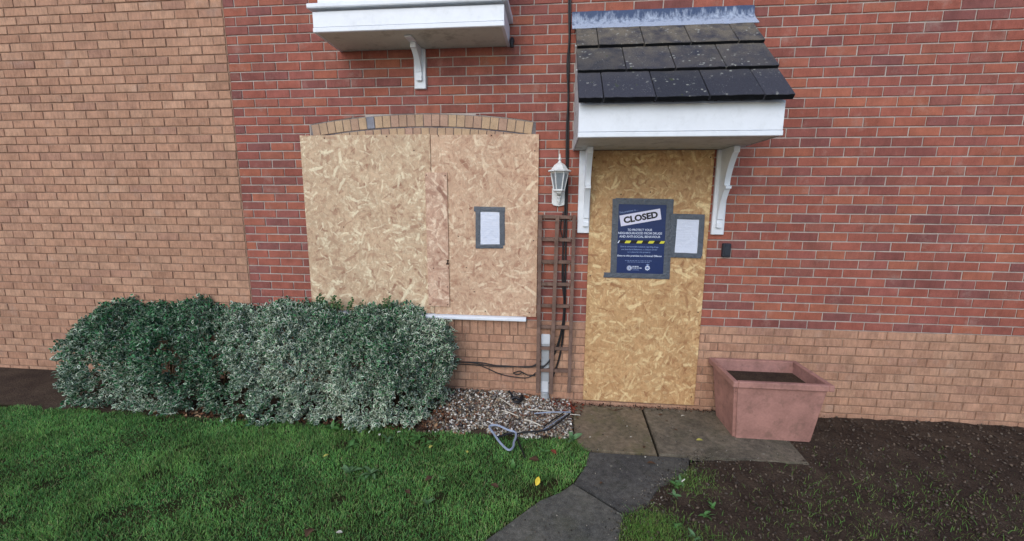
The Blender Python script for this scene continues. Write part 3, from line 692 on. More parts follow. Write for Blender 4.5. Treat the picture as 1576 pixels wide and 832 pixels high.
cr = disc(pn, SX, SZ, .023, PD+.0014, 'textwhite', 'police_crest', star); disc(cr, SX, SZ, .011, PD+.0018, 'navy', 'crest_ring'); disc(cr, SX, SZ, .007, PD+.0022, 'pale', 'crest_centre')
bm = bmesh.new(); bm.faces.new([bm.verts.new((SX+a, -PD-.0016, SZ+b)) for a, b in [(-.010, .022), (.010, .022), (.013, .034), (.006, .030), (0, .038), (-.006, .030), (-.013, .034)]])
fin('crest_crown', bm, 'pale', cr)
strip(pn, 2.626, 1.225, 2.618, 1.868, .052, PD+.0022, 1); strip(pn, 3.072, 1.190, 3.064, 1.858, .056, PD+.0026, 2)
strip(pn, 2.628, 1.845, 3.088, 1.838, .05, PD+.0040, 3); strip(pn, 2.545, 1.212, 3.098, 1.208, .044, PD+.0044, 4)
p2 = thing('paper_notice', 'white paper sheet in grey tape beside the blue poster on the door', 'notice', (3.21, 0, 1.4))
rect('sheet', p2, 3.108, 3.316, 1.405, 1.705, PD+.006, 'paper', .0006)
bars(p2, [(3.15, 3.27, 1.66)]+[(3.135, 3.285, 1.63-.02*i) for i in range(9)], PD+.0069, 'faint', 'faint_print', .003)
strip(p2, 3.100, 1.395, 3.104, 1.72, .05, PD+.0075, 5); strip(p2, 3.332, 1.39, 3.327, 1.725, .044, PD+.0080, 6); strip(p2, 3.075, 1.722, 3.349, 1.716, .045, PD+.0090, 7); strip(p2, 3.08, 1.398, 3.35, 1.392, .042, PD+.0094, 8)
p3 = thing('paper_notice', 'white paper sheet in grey tape on the window boarding', 'notice', (1.545, 0, 1.45))
QD = .0185
rect('sheet', p3, 1.452, 1.640, 1.445, 1.755, QD, 'paper', .0006)
bars(p3, [(1.50, 1.59, 1.715)]+[(1.475, 1.618, 1.68-.02*i) for i in range(9)], QD+.0009, 'faint', 'faint_print', .003)
strip(p3, 1.438, 1.44, 1.440, 1.77, .044, QD+.0015, 9); strip(p3, 1.655, 1.455, 1.652, 1.77, .046, QD+.0019, 10); strip(p3, 1.405, 1.772, 1.680, 1.766, .044, QD+.0032, 11); strip(p3, 1.418, 1.442, 1.662, 1.447, .036, QD+.0036, 12)
# ---------------------------------------------------------------- wall lamp
lp = thing('wall_lantern', 'white carriage lantern with motion sensor on the brick pier between window and door', 'lamp', (2.14, 0, 1.8))
bm = bmesh.new(); prism(bm, [(2.082, 1.95), (2.082, 1.822), (2.095, 1.806), (2.14, 1.797), (2.185, 1.806), (2.198, 1.822), (2.198, 1.95)], -.022, .002, 'y'); bmesh.ops.bevel(bm, geom=[e for e in bm.edges], offset=.003, segments=1, affect='EDGES'); fin('backplate', bm, 'lampwhite', lp)
LX, LY = 2.14, -.105
bm = bmesh.new(); lathe(bm, [(.100, 2.080), (.103, 2.084), (.098, 2.089), (.074, 2.098), (.060, 2.116), (.048, 2.132), (.036, 2.142), (.026, 2.148), (.016, 2.152)], LX, LY, 8, PI/8); fin('hood', bm, 'lampwhite', lp)
bm = bmesh.new(); lathe(bm, [(.016, 2.150), (.018, 2.156), (.011, 2.162), (.008, 2.170), (.013, 2.178), (.015, 2.185), (.011, 2.193), (.006, 2.199), (.008, 2.206), (.004, 2.22), (.001, 2.23)], LX, LY, 14); fin('finial', bm, 'lampwhite', lp, smooth=True)
bm = bmesh.new(); lathe(bm, [(.048, 1.925), (.050, 1.930), (.046, 1.938), (.042, 1.939)], LX, LY, 6); lathe(bm, [(.030, 1.905), (.036, 1.915), (.05, 1.9245)], LX, LY, 6); lathe(bm, [(.069, 2.066), (.074, 2.072), (.074, 2.081)], LX, LY, 6)
for k in range(6):
    a = k*PI/3; tube(bm, [(LX+.043*math.cos(a), LY+.043*math.sin(a), 1.935), (LX+.070*math.cos(a), LY+.070*math.sin(a), 2.07)], .0055, 6)
fin('lantern_frame', bm, 'lampwhite', lp)
for k in range(6):
    a, b = k*PI/3, (k+1)*PI/3; bm = bmesh.new(); c = lambda t, r, z: bm.verts.new((LX+r*math.cos(t), LY+r*math.sin(t), z)); bm.faces.new((c(a, .0415, 1.938), c(b, .0415, 1.938), c(b, .068, 2.067), c(a, .068, 2.067)))
    fin('pane', bm, 'glass', lp)
bm = bmesh.new(); box(bm, 2.118, 2.162, -.10, -.02, 1.893, 1.915, .005); fin('arm', bm, 'lampwhite', lp)
bm = bmesh.new(); lathe(bm, [(.012, 1.835), (.014, 1.842), (.013, 1.865), (.019, 1.869), (.020, 1.878), (.016, 1.887), (.006, 1.890)], 2.142, -.045, 14); lathe(bm, [(.003, 1.817), (.009, 1.821), (.010, 1.829), (.006, 1.834)], 2.142, -.042, 12)
tube(bm, [(2.142, -.02, 1.85), (2.142, -.045, 1.85)], .008, 8); tube(bm, [(2.142, -.02, 1.826), (2.142, -.042, 1.826)], .005, 8); fin('motion_sensor', bm, 'lampwhite', lp, smooth=True)
# ---------------------------------------------------------------- trellis
tr = thing('trellis', 'narrow brown wooden trellis leaning against the brick pier below the lantern', 'trellis', (2.12, 0, .09))
def bar3(par, nm, a, b, w, d0, d1, m):
    A, B = Vector(a), Vector(b); t = (B-A).normalized(); n_ = Vector((-t.y, t.x))*w/2; bm = bmesh.new()
    prism(bm, [(p.x, p.y) for p in (A-n_, A+n_, B+n_, B-n_)], -d1, -d0, 'y'); bmesh.ops.bevel(bm, geom=bm.edges[:], offset=.0015, segments=1, affect='EDGES'); bmesh.ops.recalc_face_normals(bm, faces=bm.faces); return fin(nm, bm, m, par)
for (y, xa, xb, dz) in ((333.5, 834, 881, 0), (368.5, 833, 880, .004), (402.5, 832, 879, 0), (437, 832, 878, -.003), (470.5, 831, 877, 0), (503, 831, 876, .003), (536, 830, 876, 0), (570, 829, 875, -.002)):
    a = W(xa-3, y-.6, .03); b = W(xb-1, y+.6, .03); bar3(tr, 'slat', (a.x, a.z), (b.x, b.z), .030, .018, .036, 'trellis')
for (xt, yt, xb, yb, w, z) in ((831.5, 330, 827.5, 604, .033, 0), (858, 332, 847.5, 606, .033, 0), (884, 331, 875.5, 604, .030, .001)):
    a = W(xt, yt, .05); b = W(xb, yb, .05); bar3(tr, 'upright', (a.x, a.z), (b.x, b.z), w, .037+z, .056+z, 'trellis')
# ---------------------------------------------------------------- meter box and pipe
du = thing('cable_duct', 'grey plastic junction box on a duct rising from the gravel behind the trellis', 'junction box', (2.05, 0, 0))
bm = bmesh.new(); prism(bm, [(2.012, .556), (2.092, .556), (2.094, .640), (2.088, .652), (2.016, .652), (2.010, .640)], -.016, 0, 'y'); bmesh.ops.bevel(bm, geom=bm.edges[:], offset=.004, segments=1, affect='EDGES'); fin('box_lid', bm, 'pvcw', du)
bm = bmesh.new(); box(bm, 2.014, 2.09, -.011, -.0, .535, .5555, .002); fin('box_base', bm, 'pvc', du)
bm = bmesh.new()
prism(bm, [(2.020, -.05), (2.014, .1), (2.016, .532), (2.088, .532), (2.092, .1), (2.100, -.05)], -.013, 0, 'y'); bmesh.ops.bevel(bm, geom=bm.edges[:], offset=.005, segments=2, affect='EDGES'); fin('duct', bm, 'pvc', du)
bm = bmesh.new(); a = [(2.022, .20), (2.022, .095), (2.032, .066), (2.052, .056), (2.072, .066), (2.082, .095), (2.082, .20)]; prism(bm, a, -.0165, -.0125, 'y'); fin('duct_cover', bm, 'pvcw', du)
bm = bmesh.new(); tube(bm, [(2.056, -.016, -.04), (2.055, -.014, .10)], .043, 12, taper=.9); fin('duct_foot', bm, 'pvc', du)
# ---------------------------------------------------------------- cables
def cable(label, pts, r, d=.012, m='cable', name='cable', group=None):
    P = smoothpts([W(p[0], p[1], p[2] if len(p) > 2 else d) for p in pts], 6); bm = bmesh.new(); tube(bm, P, r, 7); o = fin(name, bm, m, smooth=True); return tag(o, label, 'cable', group)
cable('thick black cable running down the wall beside the canopy and behind the lantern', [(879, -120), (878, 0), (876.5, 60), (875, 130), (874.5, 200), (873.5, 270), (872, 330), (870.5, 400), (869.5, 470), (866, 520), (858, 560), (845, 590)], .0085, .010)
cable('thinner black cable twisted alongside the thick one down the wall', [(876, -120), (875.5, 0), (876, 60), (873, 100), (874.5, 150), (872, 200), (871.5, 270), (869, 330), (866.5, 400), (868, 470), (863, 512), (852, 545), (838, 563), (826, 570)], .007, .022)
cable('thin black cable hanging loose between the trellis uprights', [(867, 326), (862.5, 350), (866, 372), (865, 430), (868.5, 480), (860, 530), (842, 560), (824, 563), (800, 564), (760, 564), (725, 558), (690, 556)], .0045, .026)
cable('lower black cable looping along the plinth left of the trellis', [(846, 566), (830, 570), (815, 580), (800, 581), (772, 576), (748, 566), (735, 562), (700, 560), (680, 562)], .0045, .012)
cable('upper black cable running straight along the plinth into the bush', [(832, 555), (822, 562), (812, 565), (780, 563), (762, 562), (740, 558), (715, 557), (680, 557)], .0055, .018)
cable('short black cable end with a knot against the plinth bricks', [(824, 578), (812, 577), (804, 573), (798, 576), (790, 574), (800, 571), (806, 575)], .0045, .016)
# ---------------------------------------------------------------- gravel
GR = [(1.02, -.02), (2.285, -.02), (2.285, -.60), (1.95, -.60), (1.70, -.64), (1.5, -.60), (1.2, -.56), (.85, -.52), (.3, -.6), (-1.6, -.6), (-1.6, -.02)]
def gz(x, y): return np.clip(.085*(1+y/.62), 0, .1)*np.clip((2.45-x)/.8, .05, 1)-.004
bm = bmesh.new(); nx_, ny_ = 120, 14; gv = []
for i in range(nx_+1):
    x = -6+(2.29+6)*i/nx_; gv.append([bm.verts.new((x, -.62*j/ny_, float(gz(x, -.62*j/ny_))-.012)) for j in range(ny_+1)])
for i in range(nx_):
    for j in range(ny_): bm.faces.new((gv[i][j], gv[i][j+1], gv[i+1][j+1], gv[i+1][j]))
bmesh.ops.recalc_face_normals(bm, faces=bm.faces)
tag(fin('flower_bed', bm, 'soil', smooth=True), kind='structure')
ico = bmesh.new(); bmesh.ops.create_icosphere(ico, subdivisions=1, radius=1); IV = np.array([v.co[:] for v in ico.verts]); IF = np.array([[v.index for v in f.verts] for f in ico.faces]); ico.free()
def rotm(n):
    q = RNG.normal(size=(n, 4)); q /= np.linalg.norm(q, axis=1)[:, None]; w, x, y, z = q.T
    return np.stack([1-2*(y*y+z*z), 2*(x*y-z*w), 2*(x*z+y*w), 2*(x*y+z*w), 1-2*(x*x+z*z), 2*(y*z-x*w), 2*(x*z-y*w), 2*(y*z+x*w), 1-2*(x*x+y*y)], 1).reshape(n, 3, 3)
def pebbles(name, n, fx, fy, fz, s0, s1, pal, parent=None):
    s = RNG.uniform(s0, s1, n)[:, None]*np.stack([RNG.uniform(.8, 1.5, n), RNG.uniform(.7, 1.1, n), RNG.uniform(.45, .8, n)], 1)
    V = IV[None]*s[:, None, :]*RNG.uniform(.82, 1.15, (n, len(IV), 1)); tilt = rotm(n); V = np.einsum('nij,nkj->nki', tilt, V)
    V += np.stack([fx, fy, fz], 1)[:, None]; F = IF[None]+(np.arange(n)*len(IV))[:, None, None]
    pal = np.array([L3(c) for c in pal]); cc = pal[RNG.integers(0, len(pal), n)]*RNG.uniform(.75, 1.25, (n, 1))
    me = npmesh(name, V.reshape(-1, 3), F.reshape(-1, 3), np.repeat(cc, len(IF), 0)); me.polygons.foreach_set('use_smooth', np.ones(len(me.polygons), bool))
    return link(name, me, 'pebble', parent)
n = 9500; x = 1.0+RNG.beta(1.6, 1.05, n)*1.285; y = -RNG.uniform(.01, .63, n)
edge = -.60+.03*np.sin(x*9)-.03*np.sin(x*23+1)+.0*x; lft = 1.03+.16*np.abs((-y)-.12)
keep = (y > edge) & (x > lft+RNG.normal(0, .05, n)) & (x < 2.29-.0*y); x, y = x[keep], y[keep]; n = len(x)
tag(pebbles('gravel', n, x, y, gz(x, y)+RNG.uniform(-.004, .010, n), .007, .015, [(206, 200, 190), (220, 216, 208), (92, 66, 50), (74, 60, 50), (150, 140, 122), (132, 104, 80), (96, 88, 76), (166, 146, 122), (64, 60, 62), (122, 114, 100), (170, 158, 142), (130, 90, 68), (178, 172, 160), (104, 94, 80), (86, 80, 72), (52, 48, 46), (118, 112, 108)]), 'loose mixed gravel between the lawn and the house wall', 'gravel', kind='stuff')
# clods and stones on the soil bed
n = 6500; x = RNG.uniform(2.4, 6.2, n); y = RNG.uniform(-2.2, -.02, n)
def inpoly(x, y, P):
    c = np.zeros(len(x), bool); j = len(P)-1
    for i in range(len(P)):
        xi, yi = P[i]; xj, yj = P[j]; t = ((yi > y) != (yj > y)) & (x < (xj-xi)*(y-yi)/((yj-yi) or 1e-9)+xi); c ^= t; j = i
    return c
SP = RIGHT+[(8, -3.6), (8, 0), (3.97, 0)]
k = inpoly(x, y, SP); x, y = x[k], y[k]; n = len(x)
tag(pebbles('soil_clods', n, x, y, RNG.uniform(-.012, .006, n), .003, .011, [(74, 60, 50), (86, 72, 60), (60, 50, 42), (98, 84, 70), (70, 58, 50), (64, 52, 44), (92, 82, 72)]), 'crumbs and small stones scattered on the bare soil', 'soil', kind='stuff')
# crumbs of earth and grit trodden onto the slabs
n = 1500; x = RNG.uniform(1.7, 4.0, n); y = RNG.uniform(-1.9, -.02, n); PT = [(2.28, -.02), (4.0, -.02), (4.0, -.8)]+RIGHT[1:]+LEFT[::-1]
k = inpoly(x, y, PT) & ((RNG.random(n) < .18) | (y > -.10) | (np.sin(x*7)+np.sin(y*9+x*4) > 1.0) | (np.abs(y+.745) < .03)); x, y = x[k], y[k]; n = len(x)
q_ = RNG.integers(0, len(RIGHT)-5, 500); RR = np.array(RIGHT); t_ = RNG.random((500, 1)); ed = RR[q_+1]*(1-t_)+RR[q_+2]*t_+RNG.normal(0, .05, (500, 2)); x = np.concatenate([x, ed[:, 0]]); y = np.concatenate([y, ed[:, 1]])
xs_ = RNG.normal(2.30, .03, 90); x = np.concatenate([x, xs_]); y = np.concatenate([y, RNG.uniform(-.6, -.05, 90)]); n = len(x)
tag(pebbles('grit', n, x, y, RNG.uniform(.001, .004, n), .002, .006, [(52, 44, 36), (70, 60, 48), (96, 86, 74), (40, 36, 32), (140, 132, 120)]), 'scattered earth crumbs and grit lying on the path slabs', 'grit', kind='stuff')
# ---------------------------------------------------------------- grass
def blades(name, x, y, z, h, w, cols, lean=.5):
    n = len(x); a = RNG.uniform(0, 2*PI, n); la = RNG.uniform(0, 2*PI, n); le = np.abs(RNG.normal(0, lean, n))*h; ca, sa = np.cos(a)*w/2, np.sin(a)*w/2
    ox, oy = np.cos(la)*le, np.sin(la)*le; V = np.zeros((n, 6, 3))
    for i, (t, ww) in enumerate(((0, 1), (.5, .8), (1, .12))):
        for j, s in enumerate((-1, 1)): V[:, i*2+j] = np.stack([x+ox*t**1.7+s*ca*ww, y+oy*t**1.7+s*sa*ww, z+h*t*(1-.25*t*np.minimum(le/h, 1))], 1)
    F = np.array([[0, 1, 3, 2], [2, 3, 5, 4]])[None]+(np.arange(n)*6)[:, None, None]
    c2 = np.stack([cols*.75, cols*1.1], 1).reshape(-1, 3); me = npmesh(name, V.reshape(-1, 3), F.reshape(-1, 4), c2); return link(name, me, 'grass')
def fbm(x, y, s, seed=0):
    v = np.zeros_like(x)
    r = np.random.default_rng(seed)
    for i in range(10):
        a = r.uniform(0, 2*PI); f = s*r.uniform(.5, 2.2); v += np.sin(x*f*np.cos(a)*2+y*f*np.sin(a)*2+r.uniform(0, 6))
    return v/3.2
n = 260000; x = RNG.uniform(-4.5, 2.42, n); y = -.58-(RNG.uniform(0, 1, n)**1.0)*1.9
u_ = fw; dx, dy, dz = x-CAM.x, y-CAM.y, 0-CAM.z; zc = dx*fw.x+dy*fw.y+dz*fw.z; U = 788+FPX*(dx*rt.x+dy*rt.y+dz*rt.z)/zc; Vv = 416-FPX*(dx*up.x+dy*up.y+dz*up.z)/zc
k = (U > -60) & (Vv < 880) & inpoly(x, y, LAWN) & (y < -.575-.03*np.sin(x*13)-.02*np.sin(x*31)-.05*RNG.random(n)**2)
x, y = x[k], y[k]; n = len(x); pa = fbm(x, y, 2.2, 1); pb2 = fbm(x, y, 7, 2)
bare = (fbm(x, y, 5, 9) > 1.15) & (RNG.random(n) < .7); x, y, pa, pb2 = x[~bare], y[~bare], pa[~bare], pb2[~bare]; n = len(x)
base = np.array([L3((100, 160, 82)), L3((116, 174, 88)), L3((84, 144, 76)), L3((144, 180, 104)), L3((104, 160, 96))])[RNG.integers(0, 5, n)]
yl = np.clip(.25+.3*pa+RNG.normal(0, .25, n), 0, 1)[:, None]; cols = base*(1-yl*.35)+L3((150, 166, 84))*yl*.35; st = RNG.random(n) < .05; cols[st] = L3((172, 164, 120))
cols *= (1+.22*np.clip(pb2, -1, 1))[:, None]
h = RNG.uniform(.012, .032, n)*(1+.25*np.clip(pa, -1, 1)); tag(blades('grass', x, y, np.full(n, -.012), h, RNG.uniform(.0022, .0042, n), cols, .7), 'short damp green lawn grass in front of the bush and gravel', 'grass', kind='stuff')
# grass tufts in the soil bed and along slab joints
px_, py_ = [], []
for cx_, cy_, r_, m_ in ((2.62, -1.47, .12, 2200), (2.75, -1.40, .07, 500), (3.02, -1.02, .10, 900), (2.9, -1.62, .16, 1200), (3.9, -1.3, .3, 900), (4.6, -1.1, .35, 900), (3.4, -1.8, .3, 800), (2.34, -.66, .05, 250)):
    px_.append(RNG.normal(cx_, r_, m_)); py_.append(RNG.normal(cy_, r_*.8, m_))
x = np.concatenate(px_); y = np.concatenate(py_); k = ~inpoly(x, y, [(2.28, -.02), (4.0, -.02), (4.0, -.8)]+RIGHT[1:]+LEFT[::-1]) & (y < -.4); x, y = x[k], y[k]; n = len(x)
cols = np.array([L3((96, 138, 64)), L3((112, 150, 72)), L3((128, 142, 80))])[RNG.integers(0, 3, n)]
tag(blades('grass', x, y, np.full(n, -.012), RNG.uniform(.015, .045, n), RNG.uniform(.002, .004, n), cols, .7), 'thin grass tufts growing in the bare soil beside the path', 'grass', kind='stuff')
# ---------------------------------------------------------------- bushes
OUT = np.array([(0, 0), (.32, .26), (.72, .24), (1, 0), (.72, -.24), (.32, -.26)])
INN = np.array([(.12, 0), (.36, .15), (.66, .13), (.84, 0), (.66, -.13), (.36, -.15)])
def leaves(P, D, Ls, green, col_g, col_c):       # P positions, D directions
    n = len(P); D = D/np.linalg.norm(D, axis=1)[:, None]; r = RNG.normal(size=(n, 3)); r[:, 2] += .9; S_ = np.cross(D, r); S_ /= np.linalg.norm(S_, axis=1)[:, None]; U_ = np.cross(S_, D)
    T = np.concatenate([OUT, INN]); cup = np.concatenate([np.array([0, .10, .12, -.02, .12, .10]), np.array([0, .02, .02, .0, .02, .02])])
    inn = np.tile(INN, (n, 1, 1)); inn = inn*(1+green[:, None, None]*np.array([.14, .60])); TT = np.concatenate([np.tile(OUT, (n, 1, 1)), inn], 1)
    V = P[:, None]+Ls[:, None, None]*(TT[..., 0:1]*D[:, None]+TT[..., 1:2]*S_[:, None]+cup[None, :, None]*U_[:, None])
    F = np.array([[k, (k+1) % 6, 6+(k+1) % 6, 6+k] for k in range(6)]+[[6, 7, 8, 9], [6, 9, 10, 11]])[None]+(np.arange(n)*12)[:, None, None]
    cols = np.concatenate([np.repeat(col_c[:, None], 6, 1), np.repeat(col_g[:, None], 2, 1)], 1); return V.reshape(-1, 3), F.reshape(-1, 4), cols.reshape(-1, 3)
def bush(label, x0, x1, yb, zt, nspr, whitef, edgeR, seed, stemsprigs, group=None):
    t = thing('variegated_bush', label, 'bush', ((x0+x1)/2, -.3, 0), group)
    rr = np.random.default_rng(seed); n = nspr; P = []; Nn = []
    def surf(m):
        # top/front rounded slab running along the wall, lumpy
        x = rr.uniform(x0, x1, m); a = rr.uniform(-.12, PI/2+.25, m)               # angle: 0 front .. 90deg top
        er = np.clip((x1-x)/edgeR, 0, 1) if edgeR > 0 else np.ones(m); el = np.clip((x-x0)/abs(edgeR or .3), 0, 1); el = el if x0 < -1 else np.ones(m); e = np.sqrt(np.clip(1-(1-er)**2.2, 0, 1))*np.sqrt(np.clip(1-(1-el)**2.2, 0, 1))
        lump = .055*np.sin(x*7.3+seed)+.04*np.sin(x*15+a*5)+.035*np.sin(x*24-a*9+2)
        dep = (-yb+lump)*(.30+.70*e); hgt = (zt+lump*.6)*(.55+.45*e)
        ca, sa = np.cos(a), np.sin(a); p = .62
        y = -dep*np.sign(ca)*np.abs(ca)**p; z = .10+(hgt-.10)*np.clip(sa, -.2, 1)**1.0*np.where(sa > 0, np.abs(sa)**(p-1+.0001), 1)
        z = np.where(sa > 0, .10+(hgt-.10)*np.abs(sa)**.75, .10+sa*.6); y = np.minimum(y, -.02)
        N_ = np.stack([.9*(1-e)*np.ones(m)+rr.normal(0, .15, m), -ca-.15, sa*.9+.15], 1); return np.stack([x, y, z], 1), N_/np.linalg.norm(N_, axis=1)[:, None]
    P, Nn = surf(n)
    # right-hand end cap
    m = n//7
    if edgeR > 0:
        e_x = x1+rr.uniform(-.13, .02, m); zz = rr.uniform(.10, zt*.97, m); k = np.sqrt(np.clip(1-((zz-.45)/.62)**2, .1, 1)); e_x -= (1-k)*.22+np.where(zz < .35, (.35-zz)*.45, 0)
        P = np.concatenate([P, np.stack([e_x, rr.uniform(-.38, -.03, m), zz], 1)]); Nn = np.concatenate([Nn, np.stack([np.ones(m), rr.uniform(-.9, 0, m), rr.uniform(-.1, .5, m)], 1)])
    P -= Nn*rr.uniform(0, 1, (len(P), 1))**1.4*.15
    # gaps
    gap = (np.sin(P[:, 0]*19+P[:, 2]*11+seed)+np.sin(P[:, 0]*8-P[:, 2]*23+1.7)+np.sin(P[:, 1]*17+P[:, 2]*9)) > 2.45; P = P[~gap]; Nn = Nn[~gap]
    per = 11; B = np.repeat(P, per, 0); NN = np.repeat(Nn, per, 0); q = np.tile(np.arange(per), len(P))/per; m = len(B)
    B = B+NN*(q[:, None]*.055)+rr.normal(0, .010, (m, 3)); D = NN*(.35+.5*q[:, None])+rr.normal(0, .75, (m, 3)); D[:, 2] += .15
    wf = np.clip(whitef+.35*np.sin(B[:, 0]*3.1+B[:, 2]*4)-.35*(B[:, 2]-.45)+.15*(B[:, 0]-.3)+rr.normal(0, .42, m), 0, 1); green = 1-wf
    g1, g2, g3 = L3((42, 98, 58)), L3((62, 124, 74)), L3((24, 66, 42)); gg = np.array([g1, g2, g3])[rr.integers(0, 3, m)]*rr.uniform(.75, 1.2, (m, 1))
    cc = L3((222, 228, 208))*(.2+.8*wf[:, None])+gg*(.8*(1-wf[:, None])); Ls = rr.uniform(.024, .042, m)
    if len(stemsprigs):
        SB = []; SD = []
        for (sx, sy, sz, hh, tx) in stemsprigs:
            k = int(hh/.006); 
            for i in range(k):
                t_ = i/k; SB.append((sx+tx*t_, sy, sz+hh*t_)); an_ = rr.uniform(0, 2*PI); SD.append((math.cos(an_), math.sin(an_), .5))
        SB = np.array(SB); SD = np.array(SD); k = len(SB); B = np.concatenate([B, SB]); D = np.concatenate([D, SD]); green = np.concatenate([green, np.full(k, .75)]); gg = np.concatenate([gg, np.tile(L3((54, 92, 48)), (k, 1))]); cc = np.concatenate([cc, np.tile(L3((110, 136, 86)), (k, 1))]); Ls = np.concatenate([Ls, rr.uniform(.022, .036, k)])
    V, F, cols = leaves(B, D, Ls, green, gg, cc); V -= np.array(t.location)
    me = npmesh('foliage', V, F, cols); tag(link('foliage', me, 'leaf', t), kind='stuff')
    bm = bmesh.new(); rn = random.Random(seed)
    for i in range(int((x1-x0)*34)):
        bx_ = rn.uniform(x0+.05, x1-.15); top = Vector((bx_+rn.uniform(-.2, .2), rn.uniform(yb*.8, -.08), rn.uniform(.3, zt*.92))); b0_ = Vector((bx_, rn.uniform(-.35, -.15), -.01)); mid = (b0_+top)/2+Vector((rn.uniform(-.06, .06), rn.uniform(-.05, .05), 0))
        tube(bm, smoothpts([b0_, mid, top], 3), rn.uniform(.003, .006), 5, taper=.4)
    for (sx, sy, sz, hh, tx) in stemsprigs: tube(bm, [(sx-tx*.3, sy, sz-.1), (sx, sy, sz), (sx+tx, sy, sz+hh)], .0022, 4, taper=.5)
    fin('stems', bm, 'stem', t)
sp = []
for u_px, v_px, hh in ((490, 452, .13), (497, 458, .10), (512, 455, .12), (518, 457, .10), (525, 462, .09), (541, 458, .10), (537, 466, .07), (555, 463, .05), (590, 459, .12), (597, 456, .13), (583, 470, .07), (620, 474, .05), (505, 468, .06), (480, 470, .08)):
    p = W(u_px, v_px, .12); sp.append((p.x, -.12, p.z-hh, hh, random.uniform(-.02, .02)))
bush('dense green and white leaved bush under the boarded window', -.42, 1.19, -.60, .82, 3300, .72, .42, 3, sp)
bush('second variegated bush against the wall left of the one under the window', -2.35, -.36, -.58, .80, 2800, .6, -.4, 11, [])
# ---------------------------------------------------------------- leaf litter and fallen leaves
def leafpatch(name, label, n, fx, fy, fz, pal, s0, s1):
    D = RNG.normal(size=(n, 3)); D[:, 2] *= .25; gl = np.full(n, 1.0); pal = np.array([L3(c) for c in pal]); cc = pal[RNG.integers(0, len(pal), n)]*RNG.uniform(.6, 1.2, (n, 1))
    V, F, cols = leaves(np.stack([fx, fy, fz], 1), D, RNG.uniform(s0, s1, n), gl, cc, cc); me = npmesh(name, V, F, cols); return tag(link(name, me, 'litter'), label, 'leaf litter', kind='stuff')
n = 1300; x = np.concatenate([RNG.normal(1.06, .15, n//2), RNG.uniform(-1.4, .9, n-n//2)]); y = np.concatenate([RNG.uniform(-.60, -.2, n//2), RNG.uniform(-.62, -.45, n-n//2)])
leafpatch('leaf_litter', 'brown leaf litter at the foot of the bush beside the gravel', n, x, y, gz(x, y)+.010, [(112, 76, 56), (90, 62, 48), (138, 92, 66), (74, 56, 46), (150, 120, 92), (96, 70, 54)], .02, .045)
n = 300; x = RNG.normal(2.20, .10, n); y = -np.abs(RNG.normal(.10, .07, n))-.01
k = x < 2.42; x, y = x[k], y[k]; n = len(x)
leafpatch('leaf_litter', 'heap of small rust red leaves on the gravel beside the door slab', n, x, y, np.maximum(gz(x, y), 0)+.008, [(126, 58, 44), (104, 50, 40), (150, 74, 52), (80, 50, 42)], .018, .035)
n = 260; x = RNG.uniform(2.3, 3.6, n); y = -.02-np.abs(RNG.normal(0, .025, n)); leafpatch('leaf_litter', 'dark crumbled leaf debris along the foot of the boarded door', n, x, y, np.full(n, .006), [(50, 40, 34), (70, 52, 42), (96, 70, 54)], .008, .022)
LM = {}
def leafobj(kind, m, L_=.05, curl=.3, fold=.2):
    key = (kind, m)
    if key in LM: return LM[key]
    bm = bmesh.new(); n = 6; rows = []
    for i in range(n+1):
        t = i/n; w = {'oval': math.sin(PI*min(t*.97+.03, 1))**.8*.30, 'dock': (math.sin(PI*(t**.8)*.98+.02)**.7)*.17, 'star': (.36-.1*math.cos(t*9))*math.sin(PI*t*.96+.04)}[kind]
        zc = curl*(t*(1-t))*L_*1.2-(curl*.5*L_*t*t if kind == 'dock' else 0)
        rows.append([bm.verts.new((L_*t, s*w*L_, zc+abs(s)*fold*w*L_)) for s in (-1, 0, 1)])
    for a, b in zip(rows, rows[1:]):
        for k in range(2): bm.faces.new((a[k], a[k+1], b[k+1], b[k]))
    g_ = bmesh.ops.extrude_face_region(bm, geom=bm.faces[:]); bmesh.ops.translate(bm, verts=[e for e in g_['geom'] if isinstance(e, bmesh.types.BMVert)], vec=(0, 0, -.0007))
    bmesh.ops.recalc_face_normals(bm, faces=bm.faces); me = bpy.data.meshes.new('leaf'); bm.to_mesh(me); bm.free(); me.materials.append(M[m]); LM[key] = me
    return me
def fallen(u_, v_, m, label, size=1, kind='oval', rz=None, group=None, h=.012, tilt=(0, 0)):
    p = G(u_, v_, h); o = bpy.data.objects.new('fallen_leaf', leafobj(kind, m)); C.objects.link(o); o.location = p; o.scale = (size,)*3
    o.rotation_euler = (tilt[0], tilt[1], rz if rz is not None else random.uniform(0, 6)); return tag(o, label, 'leaf', group)
fallen(825, 747, 'lyellow', 'bright yellow leaf standing in the lawn near the path', 1.15, rz=1.2, h=.02, tilt=(.5, -.7))
fallen(1072, 677, 'lpale', 'pale yellow leaf lying on the slab near the right edge', 1.0, rz=.1, h=.005)
fallen(1048, 640, 'lwhite', 'narrow white leaf on the slab below the door board', .9, 'dock', .4, h=.006)
fallen(966, 655, 'lwhite', 'small white fleck in the middle of the mossy slab', .35, h=.005)
fallen(973, 672, 'lwhite', 'small white fleck near the slab joint corner', .4, h=.005)
fallen(907, 673, 'lwhite', 'small white fleck near the lawn side of the mossy slab', .4, h=.005)
fallen(993, 704, 'lwhite', 'white fleck on the damp dark slab below the joint', .4, h=.003)
fallen(996, 712, 'lbrown', 'long dark curled leaf on the damp dark slab', 1.3, 'dock', .1, h=.004)
fallen(811, 613, 'lorange', 'large orange brown leaf on the gravel near the duct', 1.5, 'star', 2.0, h=.07, tilt=(.5, 0))
fallen(665, 733, 'lbrown', 'dark brown leaf in the middle of the lawn', 1.1, 'star', h=.028)
fallen(624, 754, 'lbrown', 'dark brown leaf on the lawn left of the middle', 1.0, 'oval', h=.028)
